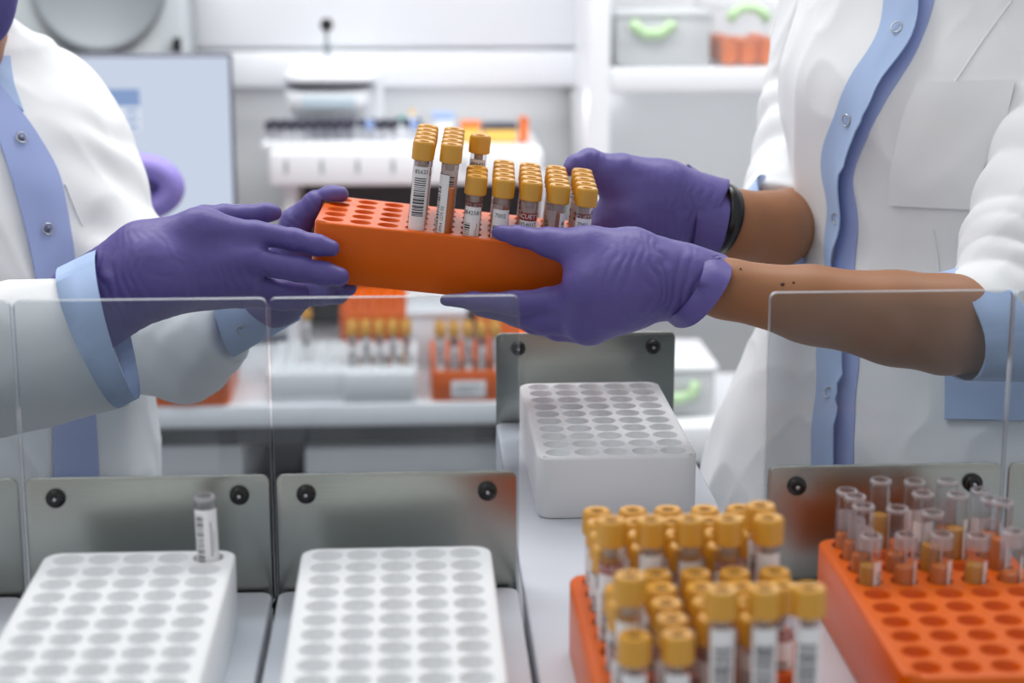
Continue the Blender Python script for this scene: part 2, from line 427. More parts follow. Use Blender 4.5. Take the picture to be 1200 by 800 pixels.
class TubeKit:
    """meshes for one size of tube; origin at the tube's round bottom, z up along the tube"""
    cache = {}
def text_mesh(txt, size):
    c = bpy.data.curves.new('print', 'FONT'); c.body = txt; c.size = size; c.align_x = 'CENTER'; c.align_y = 'CENTER'; c.resolution_u = 2
    o = bpy.data.objects.new('print', c); COL.objects.link(o)
    dg = bpy.context.evaluated_depsgraph_get(); me = bpy.data.meshes.new_from_object(o.evaluated_get(dg))
    v = [tuple(q.co) for q in me.vertices]; f = [tuple(p.vertices) for p in me.polygons]
    bpy.data.objects.remove(o); bpy.data.curves.remove(c); bpy.data.meshes.remove(me); return v, f
def tube_parts(L, kind, seed, txt=None, style=0, capcol='cap'):
    """-> list of (part name, mesh). kind: capped | open. style picks the label; rr = tube radius"""
    key = (L, kind, seed, txt, style, capcol)
    if key in TubeKit.cache: return TubeKit.cache[key]
    rg = random.Random(seed); rr = .0062; out = []
    # tube wall
    b = MB(); top = L-.004 if kind == 'capped' else L
    prof = [(.0005, 0)]+[(rr*math.sin(a), rr-rr*math.cos(a)) for a in (.5, 1.0, 1.35)]+[(rr, rr+.001), (rr, top-.0008), (rr-.0004, top), (rr-.0012, top), (rr-.0012, top-.004)]
    b.lathe(prof, M['glass'], 18)
    if kind == 'open': b.lathe([(rr+.0002, top-(.008 if style == 4 and L < .068 else .002)), (rr+.0003, top-.001), (rr-.0002, top+.0002), (rr-.0014, top)], M['frost'], 18)
    out.append(('tube_wall', b.mesh('tube_wall')))
    # contents: clot, gel, serum
    b = MB(); ri = rr-.0009
    if kind == 'capped': lv = L*rg.uniform(.50, .62); cl = L*rg.uniform(.24, .34)
    else: lv = L*rg.uniform(.58, .72); cl = L*rg.uniform(.1, .22)
    if style == 2: lv = L*.68; cl = L*.22
    b.lathe([(.0004, .0012), (ri*.7, .0022), (ri, ri), (ri, cl)], M['blood'], 16)
    b.lathe([(ri, cl), (ri, cl+.008)], M['gel'], 16)
    b.lathe([(ri, cl+.008), (ri, lv), (ri*.9, lv+.0003), (.0003, lv+.0002)], M['gel'] if style == 6 else M['serum2'] if rg.random() < .3 and style != 2 else M['serum'], 16)
    out.append(('serum', b.mesh('serum')))
    if kind == 'capped':
        b = MB(); R0 = .0080; ch = .0138; z0 = L-ch; n = 48; rings = []
        for r, z in ((R0-.0012, z0), (R0-.0002, z0+.0004), (R0, z0+.001), (R0, L-.0022), (R0-.0004, L-.0008), (R0-.0012, L)):
            rings.append([((r-(.0005 if k % 2 and z0+.0005 < z < L-.001 else 0))*math.cos(2*PI*k/n), (r-(.0005 if k % 2 and z0+.0005 < z < L-.001 else 0))*math.sin(2*PI*k/n), z) for k in range(n)])
        b.rings(rings, M[capcol])
        b.lathe([(R0-.0012, L), (.0046, L-.0002), (.0038, L-.0003)], M[capcol], n)
        b.lathe([(.0038, L-.0003), (.0033, L-.0022), (.0008, L-.0024)], M[capcol], n)
        b.lathe([(.0033, L-.0016), (.0002, L-.0015)], M['capshade'], 24)
        b.lathe([(rr-.001, z0), (R0-.0012, z0)], M[capcol], n)
        b.lathe([(.0003, L-.0195), (.0034, L-.0192), (.0038, z0+.001)], M['gel'], 16)          # stopper inside the neck
        out.append(('cap', b.mesh('cap')))
    # paper label, curved round the front (toward -y)
    b = MB(); rl = rr+.00016
    def sheet(a0, a1, z0, z1, m, r):
        n = max(2, int(abs(a1-a0)/.15)+1); v = []; f = []
        for k in range(n+1):
            a = a0+(a1-a0)*k/n; v += [(r*math.sin(a), -r*math.cos(a), z0), (r*math.sin(a), -r*math.cos(a), z1)]
        for k in range(n): f.append((2*k, 2*k+2, 2*k+3, 2*k+1))
        b.raw(v, f, m, True)
    def bars(a0, a1, z0, z1, r):
        z = z0
        while z < z1:
            w = rg.choice((.0004, .0004, .0007, .0011)); sheet(a0, a1, z, min(z+w, z1), M['ink'], r); z += w+rg.choice((.0004, .0006, .0009))
    def write(t, size, a, z, m, rot=False):
        v, f = text_mesh(t, size); o = []
        for x, y, _ in v:
            if rot: x, y = -y, x
            th = a+x/rl; o.append(((rl+.00012)*math.sin(th), -(rl+.00012)*math.cos(th), z+y))
        b.raw(o, f, m)
    c = M['label']; lt = (L-.018) if kind == 'capped' else L-.012
    if style == 0:                                 # full label with a ladder barcode and a number over it
        sheet(-1.15, 1.15, .010, lt, c, rl); bars(-.75, .62, lt-.036 if lt > .05 else .012, lt-.008, rl+.0001)
        if txt: write(txt, .0042, 0, lt-.0038, M['ink'])
    elif style == 1:                               # short coded label
        sheet(-1.2, 1.05, .006, lt-.004, c, rl); bars(-.95, -.2, .010, lt-.016, rl+.0001)
        if txt: write(txt, .0042, -.1, lt-.0085, M['ink'])
        sheet(.35, .38, .02, lt-.02, M['ink'], rl+.0001); sheet(.55, .6, .024, lt-.016, M['ink'], rl+.0001)
    elif style == 2:                               # label on the left half with upright writing, serum showing on the right
        sheet(-1.5, .12, .006, lt-.004, c, rl); sheet(-1.5, .12, lt-.004, lt-.0035, M['ink'], rl+.0001)
        if txt: write(txt, .0034, -.35, lt*.56, M['ink'], True)
        bars(-1.25, -.75, .014, lt-.012, rl+.0001)
    elif style == 3:                               # red word above a white strip with a number
        sheet(-1.3, 1.3, .006, lt-.010, c, rl)
        if txt: write(txt, .0040, 0, lt-.0128, M['ink'])
        sheet(-1.6, 1.6, lt-.0098, lt-.0042, M['redink'], rl); write('VACUETTE', .0046, 0, lt-.0070, M['label'])
        bars(-.7, .5, .01, lt-.02, rl+.0001)
    elif style == 6:                               # white label up to the rim, barcode on its left
        sheet(-1.4, 1.3, .004, L-.007, c, rl); bars(-1.1, -.35, .008, L-.010, rl+.0001); sheet(.28, .36, .016, L-.014, M['ink'], rl+.0001); sheet(.55, .6, .018, L-.020, M['ink'], rl+.0001)
    elif style == 4:                               # narrow strip at the right
        sheet(.45, 1.5, .006, lt-.002, c, rl); bars(.75, 1.2, .012, lt-.008, rl+.0001)
    elif style == 5:                               # label turned mostly away
        sheet(1.0, 3.6, .006, lt-.002, c, rl); bars(1.4, 2.2, .012, lt-.008, rl+.0001)
    out.append(('label', b.mesh('label')))
    TubeKit.cache[key] = out
    return out
def put_tube(parts, mw, label, group, name='sample_tube', cat='test tube'):
    o = empty(name, label, cat, mw, group)
    for n, me in parts: link(n, me, o)
    return o
ORD = ['first', 'second', 'third', 'fourth', 'fifth', 'sixth', 'seventh', 'eighth', 'ninth', 'tenth']

# ---- heights
ZTOP = CAMZ-.3638           # top face of the racks standing on the drawers
RH = .044
ZTRAY = ZTOP-RH
# ---- rack spots from the photo's hole grids (camera-heading coordinates)
def rackmw(x, y, yaw, z=ZTOP):
    w = W(x, y, 0); return T(w.x, w.y, z) @ Matrix.Rotation(yaw-YAW, 4, 'Z')
me_white = rack_mesh('rack_block', 5, 10, .0172, RH, M['white_rack'], mside=.0155, mend=.0135, depth=.014)
me_orange = rack_mesh('rack_block', 5, 10, .0146, RH, M['orange'], mside=.0145, mend=.0135)
def rack(me, mw, label, group=None):
    o = link('tube_rack', me); o.matrix_world = T(0, 0, .0003) @ mw; return tag(o, label, 'test tube rack', group)
mwB = rackmw(-.2113, .914, .0531); mwC = rackmw(-.0623, .9215, .0565); mwD = rackmw(.0669, 1.3108, .0594)
mwG = rackmw(.0914, .8785, .0508); mwH = rackmw(.2409, .939, .0495)
rack(me_white, mwB, 'white five-column rack at bottom left holding one uncapped tube in its corner')
rack(me_white, mwC, 'empty white rack in the bottom centre drawer, in front of the clear shield')
rack(me_white, mwD, 'empty white rack far back in the pulled-out drawer, behind the gold-capped tubes')
rack(me_orange, mwG, 'orange rack at the bottom crowded with gold-capped tubes')
rack(me_orange, mwH, 'orange rack at bottom right with open tubes only in its far rows')
def spot(mw, c, r_from_far, z, tilt=(0, 0), rz=0):
    """standing place in hole (column from left, row from the far end); z = height of the tube bottom under the top face"""
    return mw @ T((c-2)*PITCHM, (4.5-r_from_far)*PITCHM, 0) @ Matrix.Rotation(tilt[0], 4, 'X') @ Matrix.Rotation(tilt[1], 4, 'Y') @ T(0, 0, z) @ Matrix.Rotation(rz, 4, 'Z')

# ---- crowded orange rack: row index counted from the far end (0) to the camera (9)
LT, LS = .100, .0765
tallG = {(0, 4), (1, 4), (2, 4), (3, 4), (4, 4), (4, 3), (0, 8), (2, 9), (3, 9), (4, 9)}
emptyG = {(0, 9-9), } - {(0, 0)}
emptyG |= {(4, 8), (4, 7), (0, 5)}
for r in range(10):
    for c in range(5):
        if (c, r) in emptyG: continue
        tall = (c, r) in tallG; L = LT if tall else LS; top = .0640 if tall else .0424
        st = R.choice((0, 0, 3, 1)); sd = R.randrange(5)
        if (c, r) in ((2, 9), (3, 9), (4, 9)): st, sd = 0, c
        parts = tube_parts(L, 'capped', sd, None, st)
        mw = spot(mwG, c, r, top-L, (R.uniform(-.008, .008), R.uniform(-.008, .008)), R.uniform(-.5, .5) if r < 9 else R.uniform(-.15, .15))
        put_tube(parts, mw, '%s gold-capped tube, bottom orange rack, %s column from left, %s row from front' % ('tall' if tall else 'short', ORD[c], ORD[9-r]),
                 'gold-capped tubes in the bottom orange rack')
# ---- right orange rack: four far rows of uncapped tubes
for r in range(4):
    for c in range(5):
        if (c, r) in ((1, 1), (3, 2)): continue
        top = .028+R.uniform(-.001, .001) if r == 3 else .038+R.uniform(-.004, .003)
        L = .036+top-.002
        parts = tube_parts(round(L, 3), 'open', R.randrange(4), None, 4 if r == 3 else R.choice((4, 5, 1)))
        put_tube(parts, spot(mwH, c, r, -.0345, (R.uniform(-.008, .008), R.uniform(-.008, .008)), R.uniform(-.3, .3)),
                 'uncapped tube, right orange rack, %s column from left, %s row from far end' % (ORD[c], ORD[r]), 'uncapped tubes in the right orange rack')
put_tube(tube_parts(.051, 'open', 1, None, 6), spot(mwB, 4, 0, -.0132, (0, -.02), .2), 'uncapped barcoded tube standing alone in the far right corner of the left white rack', None)

# ---- the pull-out drawers with steel back plates and clear shields
LANE = .1515
wC = W(-.0623, .9215, 0); yawC = .0565
XC = wC.x
YB = onplane(465, 689, ZTRAY).y               # inner side of the steel plate of the closed drawers
def drawer(x, yb, y0, label, shield=True):
    o = empty('rack_loader', label, 'drawer', (x, yb, ZTRAY))
    w = LANE/2-.0018
    b = MB(); L = yb-y0
    b.prism(rrect(-w, -L, w, -.001, .008), -.010, 0, M['tray'], .0018); b.build('tray', o)
    b = MB()
    for s in (-1, 1): b.box((s*(w-.003) if s > 0 else -w, -L+.02, -.034), (w if s > 0 else -w+.003, -.004, -.0102), M['lam'])
    b.box((-w+.02, -L+.01, -.030), (w-.02, -.01, -.0102), M['machine2'])
    b.build('slide', o)
    b = MB(); h = .0745; pw = LANE/2-.0022
    bm = bmesh.new(); poly = rrect(-pw, -.012, pw, h, .005)
    def upright(poly, y0, y1, m, bev, name):
        mb = MB(); mb.prism(poly, 0, y1-y0, m, bev)
        mb.v = [(x, y1-z, y) for x, y, z in mb.v]; mb.f = [f for f in mb.f]
        return mb.build(name, o)
    upright(poly, .001, .0035, M['steel'], .0006, 'back_plate')
    sw = LANE/2-.0008; sh = .1835
    mb = MB(); poly = rrect(-sw, -.010, sw, sh, .004); N = len(poly); ya, yb_ = .0040, .0085
    mb.raw([(x, ya, z) for x, z in poly]+[(x, yb_, z) for x, z in poly], [tuple(range(N)), tuple(range(2*N-1, N-1, -1))], M['acryl'])
    mb.raw([(x, ya, z) for x, z in poly]+[(x, yb_, z) for x, z in poly], [(k, k+N, (k+1) % N+N, (k+1) % N) for k in range(N)], M['acryledge'])
    if shield: mb.build('shield', o)
    for s in (-1, 1):
        mb = MB(); mb.lathe([(.0060, 0), (.0060, .0018), (.0052, .0036), (.0034, .0046), (.0018, .0048), (.0016, .0040), (.0003, .0039)], M['black'], 24)
        bo = mb.build('bolt', o); bo.matrix_local = T(s*.0555, .001, h-.0125) @ Matrix.Rotation(PI/2, 4, 'X')
        mb = MB(); mb.lathe([(.0013, 0), (.0013, .0012), (.0004, .0016)], M['metal'], 12)
        so = mb.build('screw', bo); so.matrix_local = T(0, 0, .0036)
    return o
YBD = onplane(684, 493, ZTRAY).y
drawer(XC-2*LANE, YB, YB-.42, 'closed drawer at far left, only the edge of its shield showing')
drawer(XC-LANE, YB, YB-.42, 'closed drawer with steel plate and clear shield behind the left white rack')
drawer(XC, YB, YB-.42, 'closed drawer with steel plate and clear shield behind the centre white rack')
drawer(XC+LANE, YBD, YBD-.82, 'pulled-out drawer carrying a white rack and the crowded orange rack', False)
drawer(XC+2*LANE, YB, YB-.42, 'closed drawer whose shield stands in front of the bare forearm at right')
drawer(XC+3*LANE, YB, YB-.42, 'closed drawer at far right, only a sliver of its shield showing')
b = MB()
b.box((XC-2.6*LANE, .12, .02), (XC+3.6*LANE, YB-.03, ZTRAY-.035), M['machine'], .006)
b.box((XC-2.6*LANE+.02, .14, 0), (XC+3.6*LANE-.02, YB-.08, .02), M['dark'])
tag(b.build('analyzer_cabinet'), 'grey analyzer body under the row of sample drawers', 'laboratory machine')

# ---- the handed-over rack: pose solved from the photo's holes and caps
hx, hy, hz, ra, rb, rc = -.1292, 1.3076, -.2152, .0247, .1094, .0112
rot = Matrix.Rotation(rc, 4, 'Z') @ Matrix.Rotation(rb, 4, 'Y') @ Matrix.Rotation(ra, 4, 'X')
mwR = T(*W(hx, hy, hz)) @ Matrix.Rotation(-YAW, 4, 'Z') @ rot          # origin: hole of front row, left end
me_held = rack_mesh('rack_block', 10, 5, .0146, RH, M['orange'], mside=.0125, mend=.0140)
mwRC = mwR @ T(.090, .040, 0)
rack(me_held, mwRC, 'orange rack held in the air by purple-gloved hands')
heldtxt = {(3, 0): ('85625', 0), (4, 0): ('0954 1275 03', 2), (5, 0): ('0842581', 1), (5, 3): ('6488421', 0), (6, 0): ('7002', 1), (7, 0): ('0954017', 3), (8, 0): ('401', 4), (9, 0): ('7001', 1)}
for c in range(3, 10):
    for r in range(5):
        if c == 5 and r == 4: continue
        tall = c < 5 or (c, r) == (5, 3); L = LT if tall else LS; top = .0641 if tall else .0432
        tx, st = heldtxt.get((c, r), (None, R.choice((0, 1, 2, 3))))
        parts = tube_parts(L, 'capped', R.randrange(4) if r else 20+c, tx, st)
        mw = mwR @ T(c*PITCHM, r*PITCHM, top-L) @ Matrix.Rotation(R.uniform(-.15, .15), 4, 'Z')
        put_tube(parts, mw, '%s gold-capped tube, held orange rack, %s filled column from left, %s row from front' % ('tall' if tall else 'short', ORD[c-3], ORD[r]), 'gold-capped tubes in the held orange rack')
# ================================================================== people
cr, sr = math.cos(-YAW), math.sin(-YAW)
def hdir(x, y):                                   # horizontal direction given in camera-heading coordinates
    v = Vector((x*cr-y*sr, x*sr+y*cr, 0)); return v.normalized()
def field_mesh(F, smooth=1, wr=None):
    pos, q = F.mesh(smooth)
    if wr is not None: pos = wrinkle(pos, q, wr)
    return pos, q
def bvh_of(pos, q): return BVHTree.FromPolygons([Vector(p) for p in pos], [tuple(int(k) for k in f) for f in q])
def cast(bvh, px, py, dmin=0):
    d = (P(px, py, 1)-CAM); dl = d.length; d.normalize(); o = CAM.copy(); tot = 0
    for _ in range(12):
        h, n, i, t = bvh.ray_cast(o, d)
        if h is None: return None
        tot += t
        if tot/dl >= dmin and n.dot(d) < 0: return h, n
        o = h+d*.0015; tot += .0015
    return None
def resample(pts, n):
    pts = [np.array(p, float) for p in pts]; L = [0]
    for a, b in zip(pts, pts[1:]): L.append(L[-1]+np.linalg.norm(b-a))
    t = np.linspace(0, L[-1], n); P_ = np.array(pts)
    s = np.stack([np.interp(t, L, P_[:, i]) for i in range(2)], 1)
    for _ in range(2): s[1:-1] = (s[:-2]+2*s[1:-1]+s[2:])/4
    return s
def patch(name, parent, bvh, left, right, m, nu=8, nv=40, off=.002, thick=.0015, dmin=0, edge=None):
    """a strip of cloth lying on the coat between two outlines"""
    Lp, Rp = resample(left, nv), resample(right, nv); G = []
    prev = None
    for j in range(nv):
        row = []
        for i in range(nu+1):
            p = Lp[j]*(1-i/nu)+Rp[j]*i/nu; c = cast(bvh, p[0], p[1], dmin)
            row.append(None if c is None else (c[0], c[1]))
        G.append(row)
    pts = np.full((nv, nu+1, 3), np.nan); nr = np.zeros((nv, nu+1, 3))
    for j in range(nv):
        for i in range(nu+1):
            if G[j][i]: pts[j, i] = G[j][i][0]; nr[j, i] = G[j][i][1]
    for _ in range(2):                            # smooth the laid strip a little so it hangs as one piece
        q = pts.copy(); ok = ~np.isnan(pts[:, :, 0])
        for j in range(1, nv-1):
            for i in range(nu+1):
                if ok[j-1, i] and ok[j, i] and ok[j+1, i]: q[j, i] = (pts[j-1, i]+2*pts[j, i]+pts[j+1, i])/4
        pts = q
    idx = {}; v = []; f = []
    for j in range(nv):
        for i in range(nu+1):
            if np.isnan(pts[j, i, 0]): continue
            n = nr[j, i]; lift = off+(edge*(i/nu)**2 if edge else 0)
            idx[j, i] = len(v); v.append(tuple(pts[j, i]+n*lift)); v.append(tuple(pts[j, i]+n*(lift-thick)))
    for j in range(nv-1):
        for i in range(nu):
            ks = [(j, i), (j, i+1), (j+1, i+1), (j+1, i)]
            if all(k in idx for k in ks):
                a = [idx[k] for k in ks]; f.append(tuple(a[::-1])); f.append(tuple(x+1 for x in a))
    def rim(k1, k2):
        if k1 in idx and k2 in idx: a, b = idx[k1], idx[k2]; f.append((a, b, b+1, a+1))
    for j in range(nv-1): rim((j, 0), (j+1, 0)); rim((j+1, nu), (j, nu))
    for i in range(nu): rim((0, i+1), (0, i)); rim((nv-1, i), (nv-1, i+1))
    mb = MB(); mb.raw(v, f, m, True); o = mb.build(name, parent)
    return sharp(o, 50)
def snap(parent, bvh, px, py, dmin=0, off=.003, r=.0042, name='snap_button', core=True):
    c = cast(bvh, px, py, dmin)
    if c is None: return
    p, n = c; q = n.to_track_quat('Z', 'Y').to_matrix().to_4x4(); mb = MB()
    r = max(r, .0044); w = .00058
    mb.lathe([(r+w*math.cos(a), .0008+w*math.sin(a)) for a in [2*PI*k/8 for k in range(9)]], M['metal'], 28)
    if core: mb.lathe([(.0024, .0002), (.0021, .0009), (.0002, .0010)], M['snapcore'], 16)
    mb.build(name, parent, Matrix.Translation(p+n*off) @ q)
def seam(name, parent, bvh, pts, m, r=.0007, off=.0004, dmin=0):
    s = resample(pts, 24); o = []
    for x, y in s:
        c = cast(bvh, x, y, dmin)
        if c: o.append(c[0]+c[1]*off)
    if len(o) > 3:
        mb = MB(); mb.tube(o, r, m, 6); mb.build(name, parent)
def ringtube(name, parent, A, B, m, thick=.0016, n=40, fold=0.0):
    """open cloth tube between two rings; each ring = (top px, bottom px, d, half depth m, tilt of depth)"""
    def ring(r, g):
        (x0, y0), (x1, y1), d, hd = r[:4]; t, b = P(x0, y0, d), P(x1, y1, d); c = (t+b)/2; u = (t-b)/2; w = hdir(*(r[4] if len(r) > 4 else (0, 1)))
        o = []
        for k in range(n):
            a = 2*PI*k/n; ww = 1+fold*math.sin(5*a+g*3); o.append(c+u*((1-thick*g/u.length)*math.cos(a)*ww)+w*((hd-thick*g)*math.sin(a)*ww))
        return o
    def mix(t, g): return [p*(1-t)+q*t for p, q in zip(ring(A, g), ring(B, g))]
    mb = MB(); mb.rings([mix(1, 1), mix(.5, 1), mix(0, 1), mix(0, .5), mix(0, 0), mix(.5, 0), mix(1, 0)], m)
    return mb.build(name, parent)
def glove_noise(seed, axis, wrists=()):
    """fine nitrile creases: ridges that run across the hand, stronger near the given points"""
    ax = np.array(axis)
    def fn(p):
        s = p@ax
        n = vnoise(p, 55, seed)*.0009+vnoise(p, (90, 90, 160), seed+1)*.0004
        cre = np.abs(np.sin(s*420+3.5*vnoise(p, 38, seed+2)+2*vnoise(p, 90, seed+3)))
        base = .00012*np.clip(vnoise(p, 24, seed+5)+.3, 0, 1)
        for c, rad, amp in wrists:
            base = base+amp*np.exp(-((p-np.array(c))**2).sum(1)/rad**2)
        return n*.6+base*(cre-.6)
    return fn
def cloth_noise(seed, big=.004, fine=.0012, fr=(9, 9, 4)):
    a = np.array([[.86, .0, .5], [0, 1, 0], [-.5, 0, .86]])
    def fn(p):
        r = p@a; rd = (1-np.abs(vnoise(r, (15, 15, 5), seed+1)))**3; r2 = (1-np.abs(vnoise(p@a.T, (26, 26, 8), seed+4)))**4
        return big*vnoise(p, fr, seed)+big*.85*(rd-.3)+big*.4*(r2-.25)+fine*vnoise(p, (40, 40, 18), seed+2)
    return fn
rackcut = (boxd(mwRC, (-.1025, -.054, -RH), (.1025, .054, 0), .0013))
tubecut = boxd(mwR, (.052, -.010, 0), (.189, .090, .044), .0006)
def hand(name, parent, palm, fingers, creases, seed, axis, cutend=None, hollow=None, caps=False, k=.011, label=None):
    """palm: list of chains blended softly; fingers: chains blended with small k; hollow: chain removed from inside the cuff"""
    allc = palm+fingers
    lo, hi = bounds(allc, .006); F = Field(lo, hi, .0013)
    for i, c in enumerate(palm): chain(F, c[0] if isinstance(c, tuple) else c, k, cut=None)
    for c in fingers: chain(F, c, .0035)
    if cutend:
        for chn, cut in cutend: chain(F, chn, .008, cut=cut)
    if hollow:
        for a, b, ra, rb in hollow:
            fn, l, h = cone(P(*a), P(*b), ra, rb); F.cut(fn)
    F.cut(rackcut)
    if caps: F.cut(tubecut)
    pos, q = field_mesh(F, 2, glove_noise(seed, axis, creases))
    o = link(name, npmesh(name, pos, q, M['glove']), parent)
    if label: o['label'] = label
    return o
def body(parent, torso, sax, chains, head, m, seed):
    """one continuous skin surface: torso slices, neck, arms, legs and a head with a face"""
    los, his = bounds(chains, .03)
    c, f, up = head                              # head centre, facing direction, size scale
    los = np.minimum(los, np.array(c)-.16); his = np.maximum(his, np.array(c)+.16)
    los = np.minimum(los, [los[0], los[1], 0]); F = Field(los, his, .0048)
    F.add(*stack(torso, sax, .014), .03)
    for ch in chains: chain(F, ch, .009)
    s = up; Z = Vector((0, 0, 1)); X = f.cross(Z).normalized(); c = Vector(c)
    def E(off, r, k=.012): F.add(*ell(c+X*off[0]+f*off[1]+Z*off[2], (X, f, Z), r), k)
    E((0, -.012, .022), (.074, .094, .088)); E((0, .030, -.045), (.056, .058, .066), .03); E((0, .060, -.085), (.026, .024, .022), .03)
    F.add(*cone(c+f*.088+Z*.018, c+f*.108-Z*.022, .008, .014), .010)                  # nose
    for sx in (-1, 1):
        E((sx*.033, .076, .026), (.022, .014, .008), .012)                           # brow
        E((sx*.034, .066, -.022), (.026, .024, .022), .02)                           # cheek
        E((sx*.077, -.005, -.008), (.009, .020, .032), .008)                         # ear
        F.cut(ell(c+X*(sx*.032)+f*.098+Z*.008, (X, f, Z), (.016, .012, .009))[0])
        E((sx*.032, .080, .007), (.0125, .0125, .0125), .003)                        # eye
    E((0, .090, -.052), (.024, .010, .006), .006); E((0, .088, -.063), (.020, .010, .007), .006)   # lips
    F.add(*cone(c-Z*.05-f*.01, c-Z*.19-f*.03, .056, .060), .03)                      # neck
    pos, q = field_mesh(F, 1)
    return link('body', npmesh('body', pos, q, m), parent)
def hair(name, parent, c, f, m, scale=1.0, low=0, drape=None):
    F = Field(np.array(c)-.17, np.array(c)+.17, .004); Z = Vector((0, 0, 1)); X = f.cross(Z).normalized(); c = Vector(c)
    F.add(*ell(c-f*.020+Z*.032, (X, f, Z), (.086*scale, .102*scale, .096*scale)), .0)
    F.add(*ell(c-f*.060-Z*(.02+low), (X, f, Z), (.074*scale, .058*scale, .075*scale)), .03)
    F.cut(ell(c+f*.110-Z*.02, (X, f, Z), (.085, .075, .085))[0])
    if drape: F.add(*ell(drape, (X, f, Z), (.045, .05, .052)), .03)
    pos, q = field_mesh(F, 1, lambda p: .0018*vnoise(p, (60, 60, 18), 3)); return link(name, npmesh(name, pos, q, m), parent)
def legs(cx, cyd, sax, hip):
    """two trouser legs and shoes below a hip centre, in world coordinates"""
    F = Field((hip.x-.30, hip.y-.36, -.01), (hip.x+.30, hip.y+.30, hip.z+.06), .007); f = Vector((sax[1], -sax[0], 0))
    if f.y > 0: f = -f
    for s in (-1, 1):
        o = Vector((sax[0], sax[1], 0))*(.09*s); k0 = Vector((hip.x, hip.y, hip.z))+o
        for a, b, ra, rb in ((k0, Vector((k0.x, k0.y, .48))+f*.01, .095, .068), (Vector((k0.x, k0.y, .48))+f*.01, Vector((k0.x, k0.y, .10))-f*.01, .068, .056)):
            F.add(*cone(a, b, ra, rb), .02)
        F.add(*cone(Vector((k0.x, k0.y, .045))-f*.03, Vector((k0.x, k0.y, .034))+f*.14, .044, .036), .02)
    F.cut(lambda g: -(g[2]-.001)*-1 if False else (.001-g[2])*-1*-1 if False else -(g[2]-.001))
    return F
# ------------------------------------------------------------------ person at the left
LPs = hdir(.75, .66); LPf = hdir(.66, -.75)
lp = empty('person', 'person at left in buttoned white lab coat, holding the left end of the orange rack', 'person', P(-40, 560, 1.55)*1.0)
lp.location = (P(-60, 560, 1.55).x, P(-60, 560, 1.55).y, 0); bpy.context.view_layer.update()
def under(o, root):                               # parent without moving
    o.parent = root; o.matrix_parent_inverse = root.matrix_world.inverted(); return o
dT = 1.545
def sl(rows, d): return [(np.array(P(x, y, d)), a, b) for x, y, a, b in rows]
LPt = sl([(-62, 62, .062, .056), (-55, 100, .120, .086), (-50, 150, .143, .102), (-46, 210, .156, .111), (-48, 300, .160, .114), (-52, 420, .166, .118), (-58, 560, .178, .134), (-60, 800, .20, .155), (-60, 1000, .205, .16)], dT)
lo, hi = bounds([[(-330, 0, 1.4, 40), (260, 620, 1.66, 20)]], 0)
zlo = LPt[-1][0][2]
F = Field((min(p[0][0] for p in LPt)-.26, min(p[0][1] for p in LPt)-.36, zlo), (P(330, 400, 1.5).x, P(0, 0, 1.85).y, P(0, -10, 1.5).z), .0036)
F.add(*stack(LPt, LPs), 0)
chain(F, [(-30, 75, 1.55, 60), (30, 118, 1.60, 58)], .03); LT0 = F.F.copy()
chain(F, [(-30, 75, 1.55, 60), (46, 128, 1.60, 60)], .03)
chain(F, [(-90, 75, 1.53, 62), (-200, 150, 1.43, 66)], .03)
lsl = [(52, 128, 1.60, 58), (108, 250, 1.565, 57), (184, 398, 1.50, 62), (215, 408, 1.475, 57), (282, 382, 1.436, 33)]
cutL = (P(271, 388, 1.44), (P(296, 386, 1.43)-P(215, 408, 1.475)).normalized())
chain(F, lsl[:3], .018, fold=(.006, .085, 1.2, .5)); chain(F, lsl[2:], .015, cut=cutL, fold=(.0045, .022, .9, 1.3))
rsl = [(-205, 150, 1.43, 70), (-110, 440, 1.29, 92), (150, 396, 1.272, 74)]
cutR = (P(116, 396, 1.272), (P(116+91, 396-42, 1.272)-P(116, 396, 1.272)).normalized())
chain(F, rsl[:2], .02); chain(F, rsl[1:], .02, cut=cutR)
def lpw(p):
    n = cloth_noise(5, .0045, .0010)(p)
    a = np.array(P(125, 235, 1.56)); g = np.exp(-((p-a)**2).sum(1)/.06**2)
    s = (p-a)@np.array((P(40, 150, 1.56)-P(60, 90, 1.56)).normalized())
    return n+g*.004*np.sin(s*150+3*vnoise(p, 20, 8))
pos, q = field_mesh(F, 2, lpw)
lcoat = under(link('coat', npmesh('coat', pos, q, M['cloth'])), lp); F.F = LT0; LB = bvh_of(*field_mesh(F, 2, lpw))
pk = patch('placket', lcoat, LB, [(-42, 60), (-24, 110), (-8, 150), (10, 200), (24, 250), (36, 300), (42, 335), (52, 400), (60, 470), (62, 560), (62, 640)],
           [(-14, 85), (8, 112), (28, 137), (48, 168), (68, 202), (78, 250), (85, 300), (88, 335), (98, 400), (108, 470), (114, 560), (116, 640)], M['blue2'], 8, 60, .0035, .0022, 0)
pk['label'] = 'blue violet button placket'
snap(pk, LB, 23, 164, 0, .0042); snap(pk, LB, 54, 269, 0, .0042)
cl = patch('collar', lcoat, LB, [(-30, 50), (-20, 75), (-14, 92)], [(9, 52), (14, 95), (27, 132)], M['blue'], 6, 16, .0025, .002, 0)
seam('seam', lcoat, LB, [(76, 215), (92, 255), (110, 295)], M['cloth'], .0009, dmin=0)
c1 = under(ringtube('cuff', None, ((66, 316), (143, 476), 1.272, .052, (-.12, 1)), ((112, 294), (163, 466), 1.270, .050, (-.12, 1)), M['blue'], fold=.02), lcoat)
c2 = under(ringtube('cuff', None, ((250, 328), (276, 417), 1.437, .032, (.0, 1)), ((322, 318), (352, 374), 1.428, .028, (.0, 1)), M['blue']), lcoat)
CB = bvh_of(np.array([c2.data.vertices[i].co for i in range(len(c2.data.vertices))]), np.array([list(p.vertices)[:4] for p in c2.data.polygons]))
